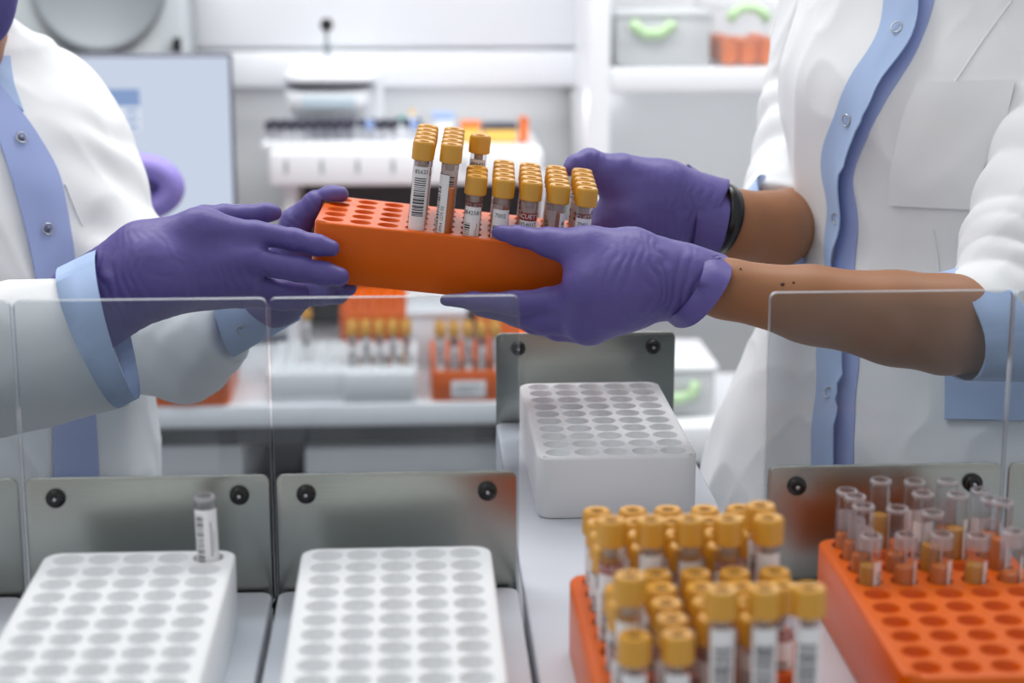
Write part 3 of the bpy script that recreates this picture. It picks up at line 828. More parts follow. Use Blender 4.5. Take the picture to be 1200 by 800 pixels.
snap(c2, CB, 284, 386, 0, .0006)
g1 = hand('glove', None,
    [[(85, 335, 1.288, 26), (165, 292, 1.282, 30), (235, 270, 1.283, 24), (298, 273, 1.292, 14)],
     [(90, 360, 1.28, 34), (180, 312, 1.273, 34), (295, 303, 1.289, 16)],
     [(95, 380, 1.28, 32), (190, 335, 1.276, 32), (290, 329, 1.294, 15)],
     [(105, 398, 1.285, 24), (168, 350, 1.285, 19), (284, 350, 1.303, 10.5)],
     [(185, 292, 1.305, 30), (240, 259, 1.322, 18)]],
    [[(240, 259, 1.322, 18), (262, 253, 1.328, 13), (288, 252, 1.335, 12), (312, 249, 1.34, 11), (321, 249, 1.342, 10)],
     [(298, 273, 1.292, 14), (345, 281, 1.299, 13), (372, 287, 1.300, 12.2), (389, 291, 1.300, 9.5)],
     [(295, 304, 1.289, 15.5), (350, 316, 1.297, 14.5), (380, 321, 1.300, 13.5), (398, 324, 1.301, 11)],
     [(290, 330, 1.297, 13.5), (330, 340, 1.310, 12), (352, 342, 1.318, 10.5)],
     [(284, 350, 1.305, 10), (330, 354, 1.313, 9.5), (355, 355, 1.319, 8.5)]],
    [(P(135, 340, 1.26), .035, .0010), (P(235, 262, 1.30), .02, .0007), (P(345, 275, 1.28), .012, .0006), (P(330, 312, 1.28), .014, .0006), (P(270, 335, 1.26), .02, .0009)],
    2, (P(300, 300, 1.28)-P(120, 345, 1.28)).normalized(), label='purple glove on the near hand, fingers along the rack')
under(g1, lp)
g2 = hand('glove', None,
    [[(272, 378, 1.435, 22), (318, 348, 1.415, 28), (345, 315, 1.405, 30)], [(280, 384, 1.44, 17), (330, 350, 1.41, 25), (352, 332, 1.40, 22)]],
    [[(338, 305, 1.402, 26), (347, 262, 1.397, 19), (370, 238, 1.390, 14), (388, 229, 1.387, 11.5), (399, 228, 1.386, 10)],
     [(345, 335, 1.40, 18), (375, 338, 1.375, 15), (397, 337, 1.35, 12.5), (408, 337, 1.338, 10)],
     [(345, 345, 1.40, 16), (378, 347, 1.37, 11), (398, 347, 1.345, 9)]],
    [(P(380, 235, 1.38), .012, .0006), (P(350, 250, 1.38), .015, .0006)], 4, (P(380, 230, 1.39)-P(345, 300, 1.4)).normalized(), label='purple glove on the far hand, thumb on top of the rack')
under(g2, lp)
lhead = P(-100, -62, 1.50)
lb = body(None, LPt[:-1], LPs, [[(-85, 30, 1.53, 70), (-60, 100, 1.54, 80)],
    [(40, 130, 1.60, 46), (184, 398, 1.50, 42), (285, 376, 1.436, 22), (320, 352, 1.42, 20)],
    [(-180, 150, 1.45, 52), (-110, 440, 1.29, 56), (70, 368, 1.28, 36), (150, 335, 1.28, 28)]], (lhead, LPf, 1), M['skin2'], 1)
under(lb, lp)
hn = under(hair('bonnet', None, lhead, LPf, M['bonnet'], 1.06, .035, P(-46, -12, 1.48)), lp); hn['label'] = 'violet hair bonnet'
tr = under(link('trousers', npmesh('trousers', *field_mesh(legs(0, 0, LPs, Vector((lp.location.x, lp.location.y, .80))), 1), M['trouser'])), lp)

# ------------------------------------------------------------------ person at the right
RPs = hdir(.75, -.66); RPf = hdir(-.66, -.75)
rp = empty('person', 'person at right in white lab coat with bare forearms, gripping the orange rack', 'person')
rp.location = (P(1110, 560, 1.52).x, P(1110, 560, 1.52).y, 0); bpy.context.view_layer.update()
dR = 1.52
RPt = sl([(1135, -135, .07, .06), (1142, -95, .15, .092), (1152, -40, .158, .108), (1151, 10, .160, .118), (1142, 70, .166, .134), (1140, 110, .166, .135), (1136, 200, .152, .121), (1138, 300, .142, .112), (1118, 420, .168, .132), (1106, 500, .186, .156), (1104, 570, .196, .172), (1104, 700, .206, .184), (1104, 900, .21, .19)], dR)
zlo = RPt[-1][0][2]
F = Field((P(800, 400, 1.5).x, P(1000, 300, 1.2).y-.04, zlo), (P(1420, 300, 1.5).x, P(900, 0, 1.86).y, P(1000, -160, 1.5).z), .0031)
F.add(*stack(RPt, RPs), 0); RT0 = F.F.copy()
chain(F, [(1100, -110, 1.55, 60), (990, -60, 1.63, 66)], .03); chain(F, [(1180, -105, 1.49, 60), (1292, -40, 1.43, 74)], .03)
rs1 = [(985, -60, 1.66, 66), (955, 110, 1.655, 58), (934, 215, 1.61, 58), (916, 262, 1.565, 54)]
cutA = (P(916, 262, 1.56), (P(892, 276, 1.54)-P(930, 238, 1.59)).normalized())
chain(F, rs1[:2], .004); chain(F, rs1[1:3], .004, fold=(.007, .034, .9, .7)); chain(F, rs1[2:], .006, cut=cutA, fold=(.006, .024, 1.0, .2))
rs2 = [(1296, -40, 1.43, 82), (1266, 110, 1.40, 72), (1200, 290, 1.345, 66), (1178, 372, 1.315, 62), (1150, 378, 1.303, 60)]
cutB = (P(1146, 370, 1.305), (P(1146-79, 370+61, 1.305)-P(1146, 370, 1.305)).normalized())
chain(F, rs2[:2], .006); chain(F, rs2[1:3], .006, fold=(.0042, .034, 1.2, .2)); chain(F, rs2[2:4], .008, cut=cutB, fold=(.0055, .022, 1.0, 1.0)); chain(F, rs2[3:], .01, cut=cutB)
pos, q = field_mesh(F, 2, cloth_noise(23, .0050, .0010, (8, 8, 3)))
rcoat = under(link('coat', npmesh('coat', pos, q, M['cloth'])), rp); F.F = RT0; RB = bvh_of(*field_mesh(F, 2, cloth_noise(23, .0050, .0010, (8, 8, 3))))
inL = [(1060, -60), (1056, 0), (1052, 40), (1040, 75), (1015, 105), (1003, 140), (990, 175), (982, 205), (983, 230), (986, 255), (984, 280), (977, 300), (977, 325), (976, 380), (975, 430), (974, 470), (969, 500), (969, 560), (969, 640)]
pin = patch('inner_placket', rcoat, RB, inL,
            [(1105, -60), (1096, 0), (1086, 32), (1076, 60), (1058, 88), (1036, 120), (1024, 146), (1010, 175), (998, 202), (1000, 226), (1007, 250), (1006, 275), (1002, 300), (1001, 325), (1004, 380), (1009, 425), (1003, 452), (1002, 480), (1000, 560), (1000, 640)], M['blue2'], 6, 70, .0012, .001, 0)
pr = patch('placket', rcoat, RB,
           [(1044, -60), (1038, 0), (1035, 35), (1022, 60), (1002, 85), (990, 108), (980, 140), (967, 168), (964, 200), (971, 225), (975, 245), (970, 270), (968, 292), (972, 320), (966, 370), (957, 420), (960, 440), (959, 470), (953, 495), (953, 560), (953, 640)],
           [(1086, -60), (1081, 0), (1080, 30), (1072, 55), (1052, 82), (1032, 104), (1025, 125), (1018, 147), (1005, 172), (995, 198), (992, 225), (997, 250), (995, 275), (985, 295), (981, 312), (984, 325), (990, 380), (995, 425), (990, 450), (988, 472), (985, 497), (985, 560), (985, 640)], M['blue'], 8, 80, .0035, .0016, 0, edge=.008)
pr['label'] = 'light blue button placket'; pin['label'] = 'violet blue inner placket'
for x, y in ((1054, 37), (999, 140), (987, 255), (976, 464)): snap(pr, RB, x, y, 0, .0062, core=False)
pc = patch('pocket', rcoat, RB, [(1076, 97), (1058, 140), (1045, 200), (1044, 240)], [(1190, 95), (1180, 140), (1150, 200), (1138, 245)], M['cloth'], 14, 22, .0030, .0016, 0)
seam('seam', rcoat, RB, [(1186, 0), (1150, 50), (1118, 98), (1090, 138), (1064, 176)], M['cloth'], .0008, dmin=0)
seam('seam', rcoat, RB, [(1094, 268), (1099, 300), (1101, 322)], M['cloth'], .0008, dmin=0)
pb = patch('pocket_trim', rcoat, RB, [(1108, 425), (1108, 460), (1107, 492)], [(1290, 425), (1290, 460), (1290, 495)], M['blue'], 14, 12, .0030, .0016, 0); pb['label'] = 'blue pocket trim'
k1 = under(ringtube('cuff', None, ((1108, 323), (1122, 444), 1.292, .050, (-.25, 1)), ((1152, 312), (1206, 446), 1.308, .054, (-.2, 1)), M['blue'], fold=.02), rcoat)
k1['label'] = 'blue turned-up cuff at the elbow'
KB = bvh_of(np.array([v.co for v in k1.data.vertices]), np.array([list(p.vertices)[:4] for p in k1.data.polygons]))
snap(k1, KB, 1168, 425, 0, .0006)
k2 = under(ringtube('cuff', None, ((876, 223), (942, 328), 1.525, .046, (.4, 1)), ((890, 205), (962, 310), 1.545, .046, (.4, 1)), M['blue']), rcoat)
g3 = hand('glove', None,
    [[(800, 322, 1.288, 34), (740, 302, 1.281, 32), (690, 293, 1.281, 25), (645, 284, 1.289, 17)],
     [(800, 330, 1.288, 36), (742, 330, 1.277, 44), (702, 334, 1.277, 43)],
     [(790, 336, 1.29, 30), (732, 352, 1.286, 33), (690, 374, 1.291, 31)],
     [(705, 352, 1.284, 30), (660, 353, 1.296, 19)]],
    [[(660, 288, 1.288, 19), (640, 283, 1.291, 15.5), (606, 276, 1.297, 11.8), (588, 273, 1.299, 8.5), (582, 272, 1.300, 6.5)],
     [(672, 353, 1.293, 22), (640, 353, 1.300, 16.5), (600, 355, 1.304, 13.5), (555, 353, 1.309, 10.5), (522, 352, 1.313, 6.8)],
     [(690, 370, 1.294, 28), (640, 373, 1.308, 18), (600, 366, 1.318, 13.5), (562, 361, 1.325, 10)],
     [(690, 379, 1.305, 27), (655, 382, 1.315, 17), (625, 378, 1.328, 12), (600, 372, 1.338, 10)],
     [(700, 378, 1.31, 24), (665, 380, 1.325, 14), (640, 376, 1.338, 11)]],
    [(P(770, 325, 1.265), .024, .0016), (P(735, 320, 1.25), .02, .0005), (P(800, 335, 1.26), .02, .0006)], 7, (P(700, 320, 1.28)-P(800, 330, 1.285)).normalized(),
    cutend=[([(772, 324, 1.290, 41), (862, 352, 1.293, 49)], (P(822, 341, 1.292), (P(897, 398, 1.292)-P(822, 341, 1.292)).normalized()))],
    hollow=[((800, 331, 1.290), (900, 360, 1.293), .0238, .0290)], label='purple glove on the near hand, thumb over the rack edge')
under(g3, rp)
under(ringtube('cuff_roll', None, ((820, 289), (775, 370), 1.291, .0350, (-.2, 1)), ((852, 300), (791, 383), 1.292, .0375, (-.2, 1)), M['glove'], .0012, fold=.02), g3)
g4 = hand('glove', None,
    [[(728, 203, 1.45, 24), (776, 226, 1.46, 37), (820, 242, 1.47, 34)], [(740, 248, 1.457, 38), (800, 250, 1.467, 38)], [(715, 262, 1.457, 26), (780, 262, 1.465, 36)]],
    [[(738, 228, 1.455, 32), (712, 204, 1.447, 23), (690, 191, 1.442, 16.5), (674, 193, 1.434, 11.5), (668, 198, 1.431, 8.5)],
     [(722, 262, 1.455, 20), (675, 276, 1.452, 14), (640, 280, 1.452, 12), (610, 282, 1.450, 10)],
     [(722, 276, 1.458, 20), (675, 292, 1.455, 14), (635, 297, 1.455, 12), (600, 299, 1.452, 10)],
     [(728, 285, 1.46, 19), (680, 307, 1.457, 13), (645, 313, 1.455, 11.5), (615, 315, 1.453, 9.5)],
     [(735, 288, 1.462, 16), (695, 318, 1.46, 11.5), (665, 327, 1.458, 10), (645, 330, 1.456, 9)]],
    [(P(700, 200, 1.43), .016, .0008), (P(815, 255, 1.44), .022, .0016), (P(780, 230, 1.43), .02, .0004)], 9, (P(720, 220, 1.45)-P(820, 245, 1.47)).normalized(),
    cutend=[([(800, 240, 1.468, 40), (862, 262, 1.478, 50)], (P(836, 245, 1.474), (P(880, 270, 1.476)-P(836, 245, 1.474)).normalized()))],
    hollow=[((818, 250, 1.473), (880, 268, 1.482), .0270, .0330)], caps=True, label='purple glove on the far hand, thumb over the gold caps')
under(g4, rp)
under(ringtube('cuff_roll', None, ((808, 193), (806, 292), 1.471, .0345, (-.1, 1)), ((850, 221), (832, 300), 1.477, .0365, (-.1, 1)), M['glove'], .0012, fold=.02), g4)
rhead = P(1085, -300, 1.47)
rb_ = body(None, RPt[:-1], RPs, [[(1110, -180, 1.50, 70), (1130, -110, 1.51, 80)],
    [(1290, -40, 1.43, 62), (1266, 110, 1.40, 56), (1200, 300, 1.342, 52), (1160, 380, 1.305, 55), (1108, 380, 1.288, 57), (1050, 373, 1.283, 54), (950, 357, 1.287, 44.5), (850, 338, 1.290, 33.5), (800, 328, 1.290, 30), (770, 326, 1.285, 26)],
    [(990, -50, 1.65, 50), (948, 150, 1.635, 44), (948, 258, 1.57, 43), (900, 271, 1.505, 45), (862, 265, 1.485, 41.5), (820, 248, 1.473, 34), (790, 246, 1.466, 28)]], (rhead, RPf, 1), M['skin'], 2)
under(rb_, rp)
under(hair('hair', None, rhead, RPf, M['hair'], 1.0, .03), rp)
under(link('trousers', npmesh('trousers', *field_mesh(legs(0, 0, RPs, Vector((rp.location.x, rp.location.y, .80))), 1), M['trouser'])), rp)
FB = bvh_of(np.array([v.co for v in rb_.data.vertices]), np.array([list(p.vertices)[:4] for p in rb_.data.polygons]))
for x, y, r in ((917, 333, .0016), (930, 331, .0010), (868, 315, .0008)):
    c = cast(FB, x, y)
    if c:
        mb = MB(); mb.lathe([(r, -.0004), (r*.9, .0003), (r*.4, .0006), (.0001, .0006)], M['mole'], 14, Matrix.Translation(c[0]) @ c[1].to_track_quat('Z', 'Y').to_matrix().to_4x4())
        under(mb.build('mole'), rb_)
# wrist strap on the far arm
ca, cb_ = P(838, 254, 1.478), P(890, 270, 1.500); ax = (cb_-ca).normalized(); u = ax.cross(Vector((0, 0, 1))).normalized(); v_ = ax.cross(u)
mb = MB(); rr_ = [[] for _ in range(5)]
for k in range(48):
    dr_ = u*math.cos(2*PI*k/48)+v_*math.sin(2*PI*k/48); rad = 0
    for off in (-.004, 0, .004, .008):
        h = FB.ray_cast(ca+ax*(off-.002)+dr_*.07, -dr_)
        if h[0] is not None: rad = max(rad, .07-h[3])
    for j, (off, g) in enumerate(((-.005, .0004), (-.005, .0026), (.001, .0032), (.007, .0026), (.007, .0004))): rr_[j].append(ca+ax*(off-.002)+dr_*(rad+g))
mb.rings(rr_, M['black']); st = under(mb.build('wrist_strap'), rp); st['label'] = 'black wrist strap'
# ================================================================== the room behind: bench, riser, cabinets, devices
YF = P(365, 474, 2.65).y; ZB = P(365, 474, 2.65).z
YW = YF+.64
def at(px, py, y): return ony(px, py, y)
XL, XR = at(-160, 474, YF).x, at(640, 474, YF).x
TB = ZB-at(365, 500, YF).z
o = empty('work_bench', 'long white work bench behind the two people, racks standing on it', 'bench', (0, YF+.3, 0))
def rel(mb, name, root, mw=None):
    o_ = mb.build(name); return under(o_, root)
bpy.context.view_layer.update()
b = MB(); b.box((XL, YF, ZB-TB), (XR, YW-.02, ZB), M['lam'], .003); rel(b, 'bench_top', o)
b = MB(); y1 = YF+.06; z1 = at(365, 521, y1).z
b.box((XL+.1, y1, .06), (at(283, 530, y1).x, YW-.04, z1), M['grey'], .003); rel(b, 'base_unit', o)
b = MB(); b.box((at(357, 530, y1).x, y1, .06), (XR-.05, YW-.04, z1-.006), M['grey'], .003); rel(b, 'base_unit', o)
b = MB(); b.box((XL+.06, YW-.06, .02), (XR-.02, YW-.03, ZB-TB-.001), M['dark']); rel(b, 'back_panel', o)  # dark colour paints in the shade of the open space under the bench
b = MB(); b.box((XL+.1, YF+.064, z1+.0005), (XR-.05, YF+.075, ZB-TB-.0005), M['dark']); rel(b, 'recess_shade', o)  # dark sheet standing in for the shaded gap below the bench top
for x in (XL+.03, XR-.04):
    b = MB(); b.box((x-.012, YF+.010, 0), (x+.012, YF+.05, ZB-TB-.0005), M['lam2'], .003); rel(b, 'leg', o)
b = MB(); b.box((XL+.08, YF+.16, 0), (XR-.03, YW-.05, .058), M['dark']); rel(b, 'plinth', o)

def standing(me, cx, front_py, z, label, group=None, top=True, yaw=0.0):
    """rack on the bench: middle of its front edge seen at (cx, front_py) on its top plane"""
    p = onplane(cx, front_py, z+RH); mw = T(p.x, p.y+.104, z+RH+.0004) @ Matrix.Rotation(yaw, 4, 'Z'); rack(me, mw, label, group); return mw
m1 = standing(me_white, 357, 438, ZB, 'white rack on the back bench holding a single capped tube')
m2 = standing(me_white, 444, 438, ZB, 'white rack on the back bench filled with a block of capped tubes', yaw=0)
m3 = standing(me_orange, 549, 436, ZB, 'orange rack on the back bench with a white label on its front')
q4 = T(onplane(437, 386, ZB+2*RH).x, m2.translation.y+.214, ZB+RH+.0004); m4 = T(0, 0, RH+.0006) @ q4
rack(me_orange, m4, 'empty orange rack on top of the stack of two behind the white racks'); rack(me_orange, q4, 'lower orange rack of the stack of two behind the white racks')
rack(me_orange, T(onplane(601, 395, ZB+RH).x, m3.translation.y+.214, ZB+RH+.0004), 'orange rack on the back bench behind the labelled orange rack')
p = m3 @ Vector((.0, -.1042, -.026))
b = MB(); b.box((p.x-.025, p.y-.0016, p.z-.013), (p.x+.025, p.y-.0002, p.z+.013), M['label'], .0006)
for k, wd in enumerate((.034, .026)): b.box((p.x-.018, p.y-.0019, p.z+.004-k*.008), (p.x-.018+wd, p.y-.0015, p.z+.0062-k*.008), M['machine2'])
q = b.build('label_sticker'); rk = [x for x in bpy.data.objects if x.get('label') == 'orange rack on the back bench with a white label on its front'][0]
bpy.context.view_layer.update(); under(q, rk)
bp = tube_parts(LT, 'capped', 1, None, 0); bq = tube_parts(LT, 'capped', 2, None, 3)
for r in (5, 6, 7):
    for c in range(5):
        put_tube((bp, bq)[(r+c) % 2], spot(m2, c, r, .047-LT+.012, (0, 0), .3*c), 'capped tube in back bench white rack, %s column from left, %s filled row from front' % (ORD[c], ORD[7-r]), 'capped tubes in the back bench white rack')
for r in (7, 8, 9):
    for c in range(5):
        put_tube((bp, bq)[(r*2+c) % 2], spot(m3, c, r, .064-LT, (0, 0), .2*c), 'capped tube in back bench orange rack, %s column from left, %s row from front' % (ORD[c], ORD[9-r]), 'capped tubes in the back bench orange rack')
put_tube(bp, spot(m1, 2, 6, -.0205), 'lone capped tube standing in the white rack on the back bench', None)
# shallow white carton between the racks
p = onplane(513, 386, ZB+.09); p.y = m3.translation.y+.110; b = MB(); w2 = .046
b.box((p.x-w2, p.y, ZB+.0004), (p.x+w2, p.y+.18, ZB+.0780), M['lam'], .003)
o = tag(b.build('carton'), 'white carton on the back bench between the stacked and the rear orange racks', 'box')
b = MB(); b.box((p.x-w2-.002, p.y-.002, ZB+.0784), (p.x+w2+.002, p.y+.182, ZB+.09), M['lam'], .003); under(b.build('lid'), o)
# orange bin behind the elbow
pl, pr2 = onplane(150, 477, ZB), onplane(268, 477, ZB); b = MB(); y0 = pl.y; h = .075
poly = rrect(pl.x-.06, y0, pr2.x, y0+.16, .012); N = len(poly)
inn = rrect(pl.x-.057, y0+.003, pr2.x-.003, y0+.157, .010)
cx_ = (pl.x-.06+pr2.x)/2; cy_ = y0+.08
def grow(pp, g): return [(cx_+(x-cx_)*g, cy_+(y-cy_)*g) for x, y in pp]
b.rings([[(x, y, z) for x, y in pp] for pp, z in ((poly, ZB+.0006), (grow(poly, 1.04), ZB+h-.008), (grow(poly, 1.07), ZB+h-.007), (grow(poly, 1.07), ZB+h), (grow(inn, 1.04), ZB+h), (inn, ZB+.004))], M['orange'])
b.raw([(x, y, ZB+.004) for x, y in inn], [tuple(range(N))], M['orange']); b.raw([(x, y, ZB+.0006) for x, y in poly], [tuple(range(N-1, -1, -1))], M['orange'])
o = tag(b.build('storage_bin'), 'orange bin on the back bench behind the left elbow', 'bin')
c = onplane(222, 470, ZB); b = MB(); b.box((c.x-.022, y0-.004, ZB+.012), (c.x+.022, y0-.0022, ZB+.022), M['label']); under(b.build('label_sticker'), o)
p = onplane(328, 396, ZB+.01); b = MB(); b.tube([(p.x-.05, p.y, ZB+.006), (p.x+.05, p.y+.03, ZB+.006)], .0055, M['darkblue']); tag(b.build('pen'), 'dark pen lying on the back bench left of the white racks', 'pen')

# raised shelf on the bench and what stands on it
YR = YF+.34
zt, zb = at(475, 178, YR).z, at(475, 217, YR).z; xl, xr = at(316, 200, YR).x, at(636, 200, YR).x
o = empty('bench_riser', 'white raised shelf unit at the back of the work bench', 'shelf', ((xl+xr)/2, YR+.1, ZB)); bpy.context.view_layer.update()
b = MB(); b.box((xl, YR, zb), (xr, YW-.03, zt), M['lam'], .004)
for k in range(6):
    x = xl+(xr-xl)*(.06+.13*k); b.box((x-.003, YR-.001, zb+.02), (x+.003, YR+.002, zt-.012), M['machine'])
rel(b, 'shelf_board', o)
b = MB(); b.box((at(338, 230, YR+.2).x, YR+.20, ZB+.0006), (xr, YR+.215, zb-.0005), M['dark']); rel(b, 'back_panel', o)  # panel coloured dark in place of the shadow beneath the raised shelf
for x in (xl+.03, xr+.0105):
    b = MB(); b.box((x-.01, YR+.02, ZB+.0006), (x+.01, YR+.195, zb-.0005), M['lam2']); rel(b, 'side_panel', o)
# tube block with dark caps
x0, x1 = at(316, 170, YR+.05).x, at(492, 170, YR+.05).x
b = MB(); b.box((x0-.012, YR+.03, zt+.0005), (x1+.012, YR+.10, zt+.012), M['lam'], .002); tag(b.build('tube_holder'), 'low white holder on the raised shelf with dark capped tubes', 'tube holder')
prof = [(.0004, 0), (.004, .0015), (.0055, .005), (.0055, .018)]
mt = MB(); mt.lathe(prof, M['glass'], 12); mt = mt.mesh('tube_wall')
def capm(n, m): k = MB(); k.lathe([(.0052, .018), (.0072, .0185), (.0072, .031), (.006, .032), (.0004, .032)], m, 12); return k.mesh(n)
cd_, cb2 = capm('cap', M['tube_dark']), capm('cap', M['lblue'])
n = 14
for r in range(2):
    for k in range(n):
        if (r, k) in ((0, 8), (0, 12)): continue
        blue_ = k in (9, 13) and r == 0
        x = x0+(x1-x0)*(k+.3*r)/(n-.5)
        put_tube([('tube_wall', mt), ('cap', cb2 if blue_ else cd_)], T(x, YR+.05+r*.03, zt+.0126), '%s tube on the raised shelf, %s %s in %s row' % ('blue-capped' if blue_ else 'dark-capped', ORD[k] if k < 10 else ['eleventh', 'twelfth', 'thirteenth', 'fourteenth'][k-10], 'from left', 'the front' if r == 0 else 'the rear'),
                 'small capped tubes on the raised shelf')
# bench instrument with a domed lid and a lifting rod
YI = YR+.10
def ix(px): return at(px, 100, YI).x
def iz(py): return at(385, py, YI).z
o = empty('lab_instrument', 'white bench instrument with domed lid, small display and black-tipped rod', 'instrument', (ix(382), YI+.09, zt+.0005)); bpy.context.view_layer.update()
b = MB(); b.box((ix(352), YI+.05, zt+.0006), (ix(448), YI+.115, iz(104)), M['lam2'], .012, 3); rel(b, 'column', o)
def frust(mb, xs, zs, y0, y1, m):                 # trapezoid housing: bottom and top half-extents
    bm = bmesh.new(); bmesh.ops.create_cube(bm, size=1)
    for v in bm.verts:
        t = 1 if v.co.z > 0 else 0; xa, xb = xs[t]; v.co = Vector(((xa if v.co.x < 0 else xb), (y0[t] if v.co.y < 0 else y1), zs[t]))
    bmesh.ops.bevel(bm, geom=bm.edges[:], offset=.008, segments=3, affect='EDGES'); mb.bm(bm, m, True)
b = MB(); frust(b, ((ix(341), ix(424)), (ix(331), ix(436))), (iz(140), iz(102)), (YI-.004, YI+.012), YI+.115, M['lam']); rel(b, 'housing', o)
b = MB(); cx = ix(386); rx = (ix(447)-ix(330))/2; z0, z1_ = iz(98), iz(71); rg = []
for t in range(7):
    a = t/6*PI/2; rg.append([(cx+rx*(math.cos(a)*.86+.14 if t < 6 else .02)*math.copysign(abs(math.cos(2*PI*k/40))**.6, math.cos(2*PI*k/40)), YI+.058+.06*(math.cos(a)*.86+.14 if t < 6 else .02)*math.copysign(abs(math.sin(2*PI*k/40))**.6, math.sin(2*PI*k/40)), z0+(z1_-z0)*math.sin(a)) for k in range(40)])
b.rings(rg, M['lam'], caps=True); rel(b, 'lid', o)
b = MB(); b.box((ix(336), YI+.004, iz(100.8)), (ix(434), YI+.112, iz(98.6)), M['darkblue'], .001); rel(b, 'gasket', o)
b = MB(); b.box((ix(354), YI-.001, iz(127)), (ix(416), YI+.03, iz(113)), M['lcd'], .001); rel(b, 'display', o)
b = MB(); b.tube([(ix(382), YI+.07, iz(73)), (ix(382), YI+.07, iz(36))], .0032, M['machine2'], 10); b.tube([(ix(382), YI+.07, iz(62)), (ix(382), YI+.07, iz(55))], .006, M['machine2'], 10); r_ = rel(b, 'rod', o)
b = MB(); b.lathe([(.001, -.011), (.008, -.009), (.0115, 0), (.008, .009), (.001, .011)], M['black'], 20, T(ix(382), YI+.07, iz(32))); rel(b, 'rod_tip', o)
b = MB(); b.lathe([(.004, 0), (.009, -.004), (.009, -.012), (.002, -.014)], M['machine2'], 16, T(ix(377), YI+.04, iz(140)-.0003)); rel(b, 'knob', o)
# small coloured supplies to the right of it
def supply(name, label, cat, px0, px1, py0, py1, y, m, shape='box', m2=None):
    xa, xb = at(px0, py1, y).x, at(px1, py1, y).x; za, zb_ = zt+.0006, at(px0, py0, y).z
    b = MB()
    if shape == 'box': b.box((xa, y, za), (xb, y+.05, zb_), m, .003)
    else:
        r = (xb-xa)/2; b.lathe([(r*.9, za), (r, za+.002), (r, za+(zb_-za)*.66), (r*.45, za+(zb_-za)*.78), (r*.45, za+(zb_-za)*.82)], m, 20, T((xa+xb)/2, y+.03, 0))
    o = tag(b.build(name), label, cat); bpy.context.view_layer.update()
    b = MB()
    if shape == 'box': b.box((xa-.001, y-.001, zb_+.0002), (xb+.001, y+.051, zb_+.008), m2 or m, .002); under(b.build('lid'), o)
    else:
        r = (xb-xa)/2; b.lathe([(r*.55, za+(zb_-za)*.822), (r*.55, zb_)], m2 or m, 16, T((xa+xb)/2, y+.03, 0)); under(b.build('cap'), o)
YS = YR+.11
supply('bottle', 'small bottle with teal cap on the raised shelf', 'bottle', 465, 478, 138, 175, YS, M['lam2'], 'bottle', M['teal'])
supply('bottle', 'small bottle with yellow cap behind the teal-capped bottle', 'bottle', 478, 489, 130, 175, YS+.07, M['lam2'], 'bottle', M['yellow'])
supply('supply_box', 'light blue box on the raised shelf behind the held tubes', 'box', 508, 532, 140, 175, YS, M['lam2'], 'box', M['lblue'])
supply('supply_box', 'orange-topped box on the raised shelf behind the held tubes', 'box', 541, 563, 150, 175, YS, M['yellow'], 'box', M['orangebag'])
supply('supply_box', 'wide yellow box with dark lid on the raised shelf', 'box', 566, 606, 152, 175, YS, M['yellow'], 'box', M['tube_dark'])
supply('supply_box', 'narrow red orange box at the right end of the raised shelf', 'box', 610, 619, 145, 175, YS, M['orangebag'], 'box', M['orange'])

# overhead cabinet
YC = YW-.07
o = empty('wall_cabinet', 'long white cabinet hung on the back wall over the bench', 'cabinet', (at(450, 60, YC).x, YW-.01, at(450, 103, YC).z)); bpy.context.view_layer.update()
xa, xb = at(216, 60, YC).x, at(686, 60, YC).x; z0 = at(450, 101, YC).z
b = MB(); b.box((xa, YC+.02, z0), (xb, YW-.001, z0+.75), M['lam'], .002); rel(b, 'carcass', o)
b = MB(); b.box((xa-.002, YC, z0-.001), (xb+.002, YC+.0195, at(450, 60, YC).z), M['lam'], .003); rel(b, 'rail', o)
zd = at(450, 55, YC).z
b = MB(); b.box((xa+.002, YC+.004, zd), (xb-.002, YC+.0195, z0+.748), M['lam'], .002); rel(b, 'door', o)

# tall open shelving at the right
YT = YF+.30
o = empty('shelving_unit', 'tall white open shelving between the two people, storage boxes on its top shelf', 'shelving', (at(800, 300, YT).x, YT+.2, 0)); bpy.context.view_layer.update()
def tx(px): return at(px, 100, YT).x
zs = at(800, 81, YT).z; ts = zs-at(800, 108, YT).z; xe = tx(1330)
b = MB(); b.box((tx(690), YT, 0), (tx(715), YW-.02, 2.0), M['lam'], .002); rel(b, 'side_panel', o)
b = MB(); b.box((xe, YT, 0), (xe+.03, YW-.02, 2.0), M['lam'], .002); rel(b, 'side_panel', o)
b = MB(); b.box((tx(715)+.0005, YT+.004, zs-ts), (xe-.0005, YW-.04, zs), M['lam'], .002); rel(b, 'shelf', o)
b = MB(); b.box((tx(690), YW-.035, .02), (xe, YW-.02, 1.98), M['grey']); rel(b, 'back_panel', o)
# counter in front of it
YK = YF-.02; zk = at(830, 499, YK).z; zk2 = at(830, 543, YK).z; xk = at(652, 520, YK).x
o = empty('side_counter', 'low white counter below the shelving, dark gap under it', 'counter', (at(900, 520, YK).x, YK+.15, 0)); bpy.context.view_layer.update()
b = MB(); b.box((xk, YK, zk2), (xe+.1, YT-.004, zk), M['lam'], .004); rel(b, 'worktop', o)
b = MB(); b.box((xk+.02, YK+.10, 0), (xe, YK+.13, zk2-.0005), M['dark']); rel(b, 'gap_shade', o)  # dark sheet replacing the shaded void below the counter
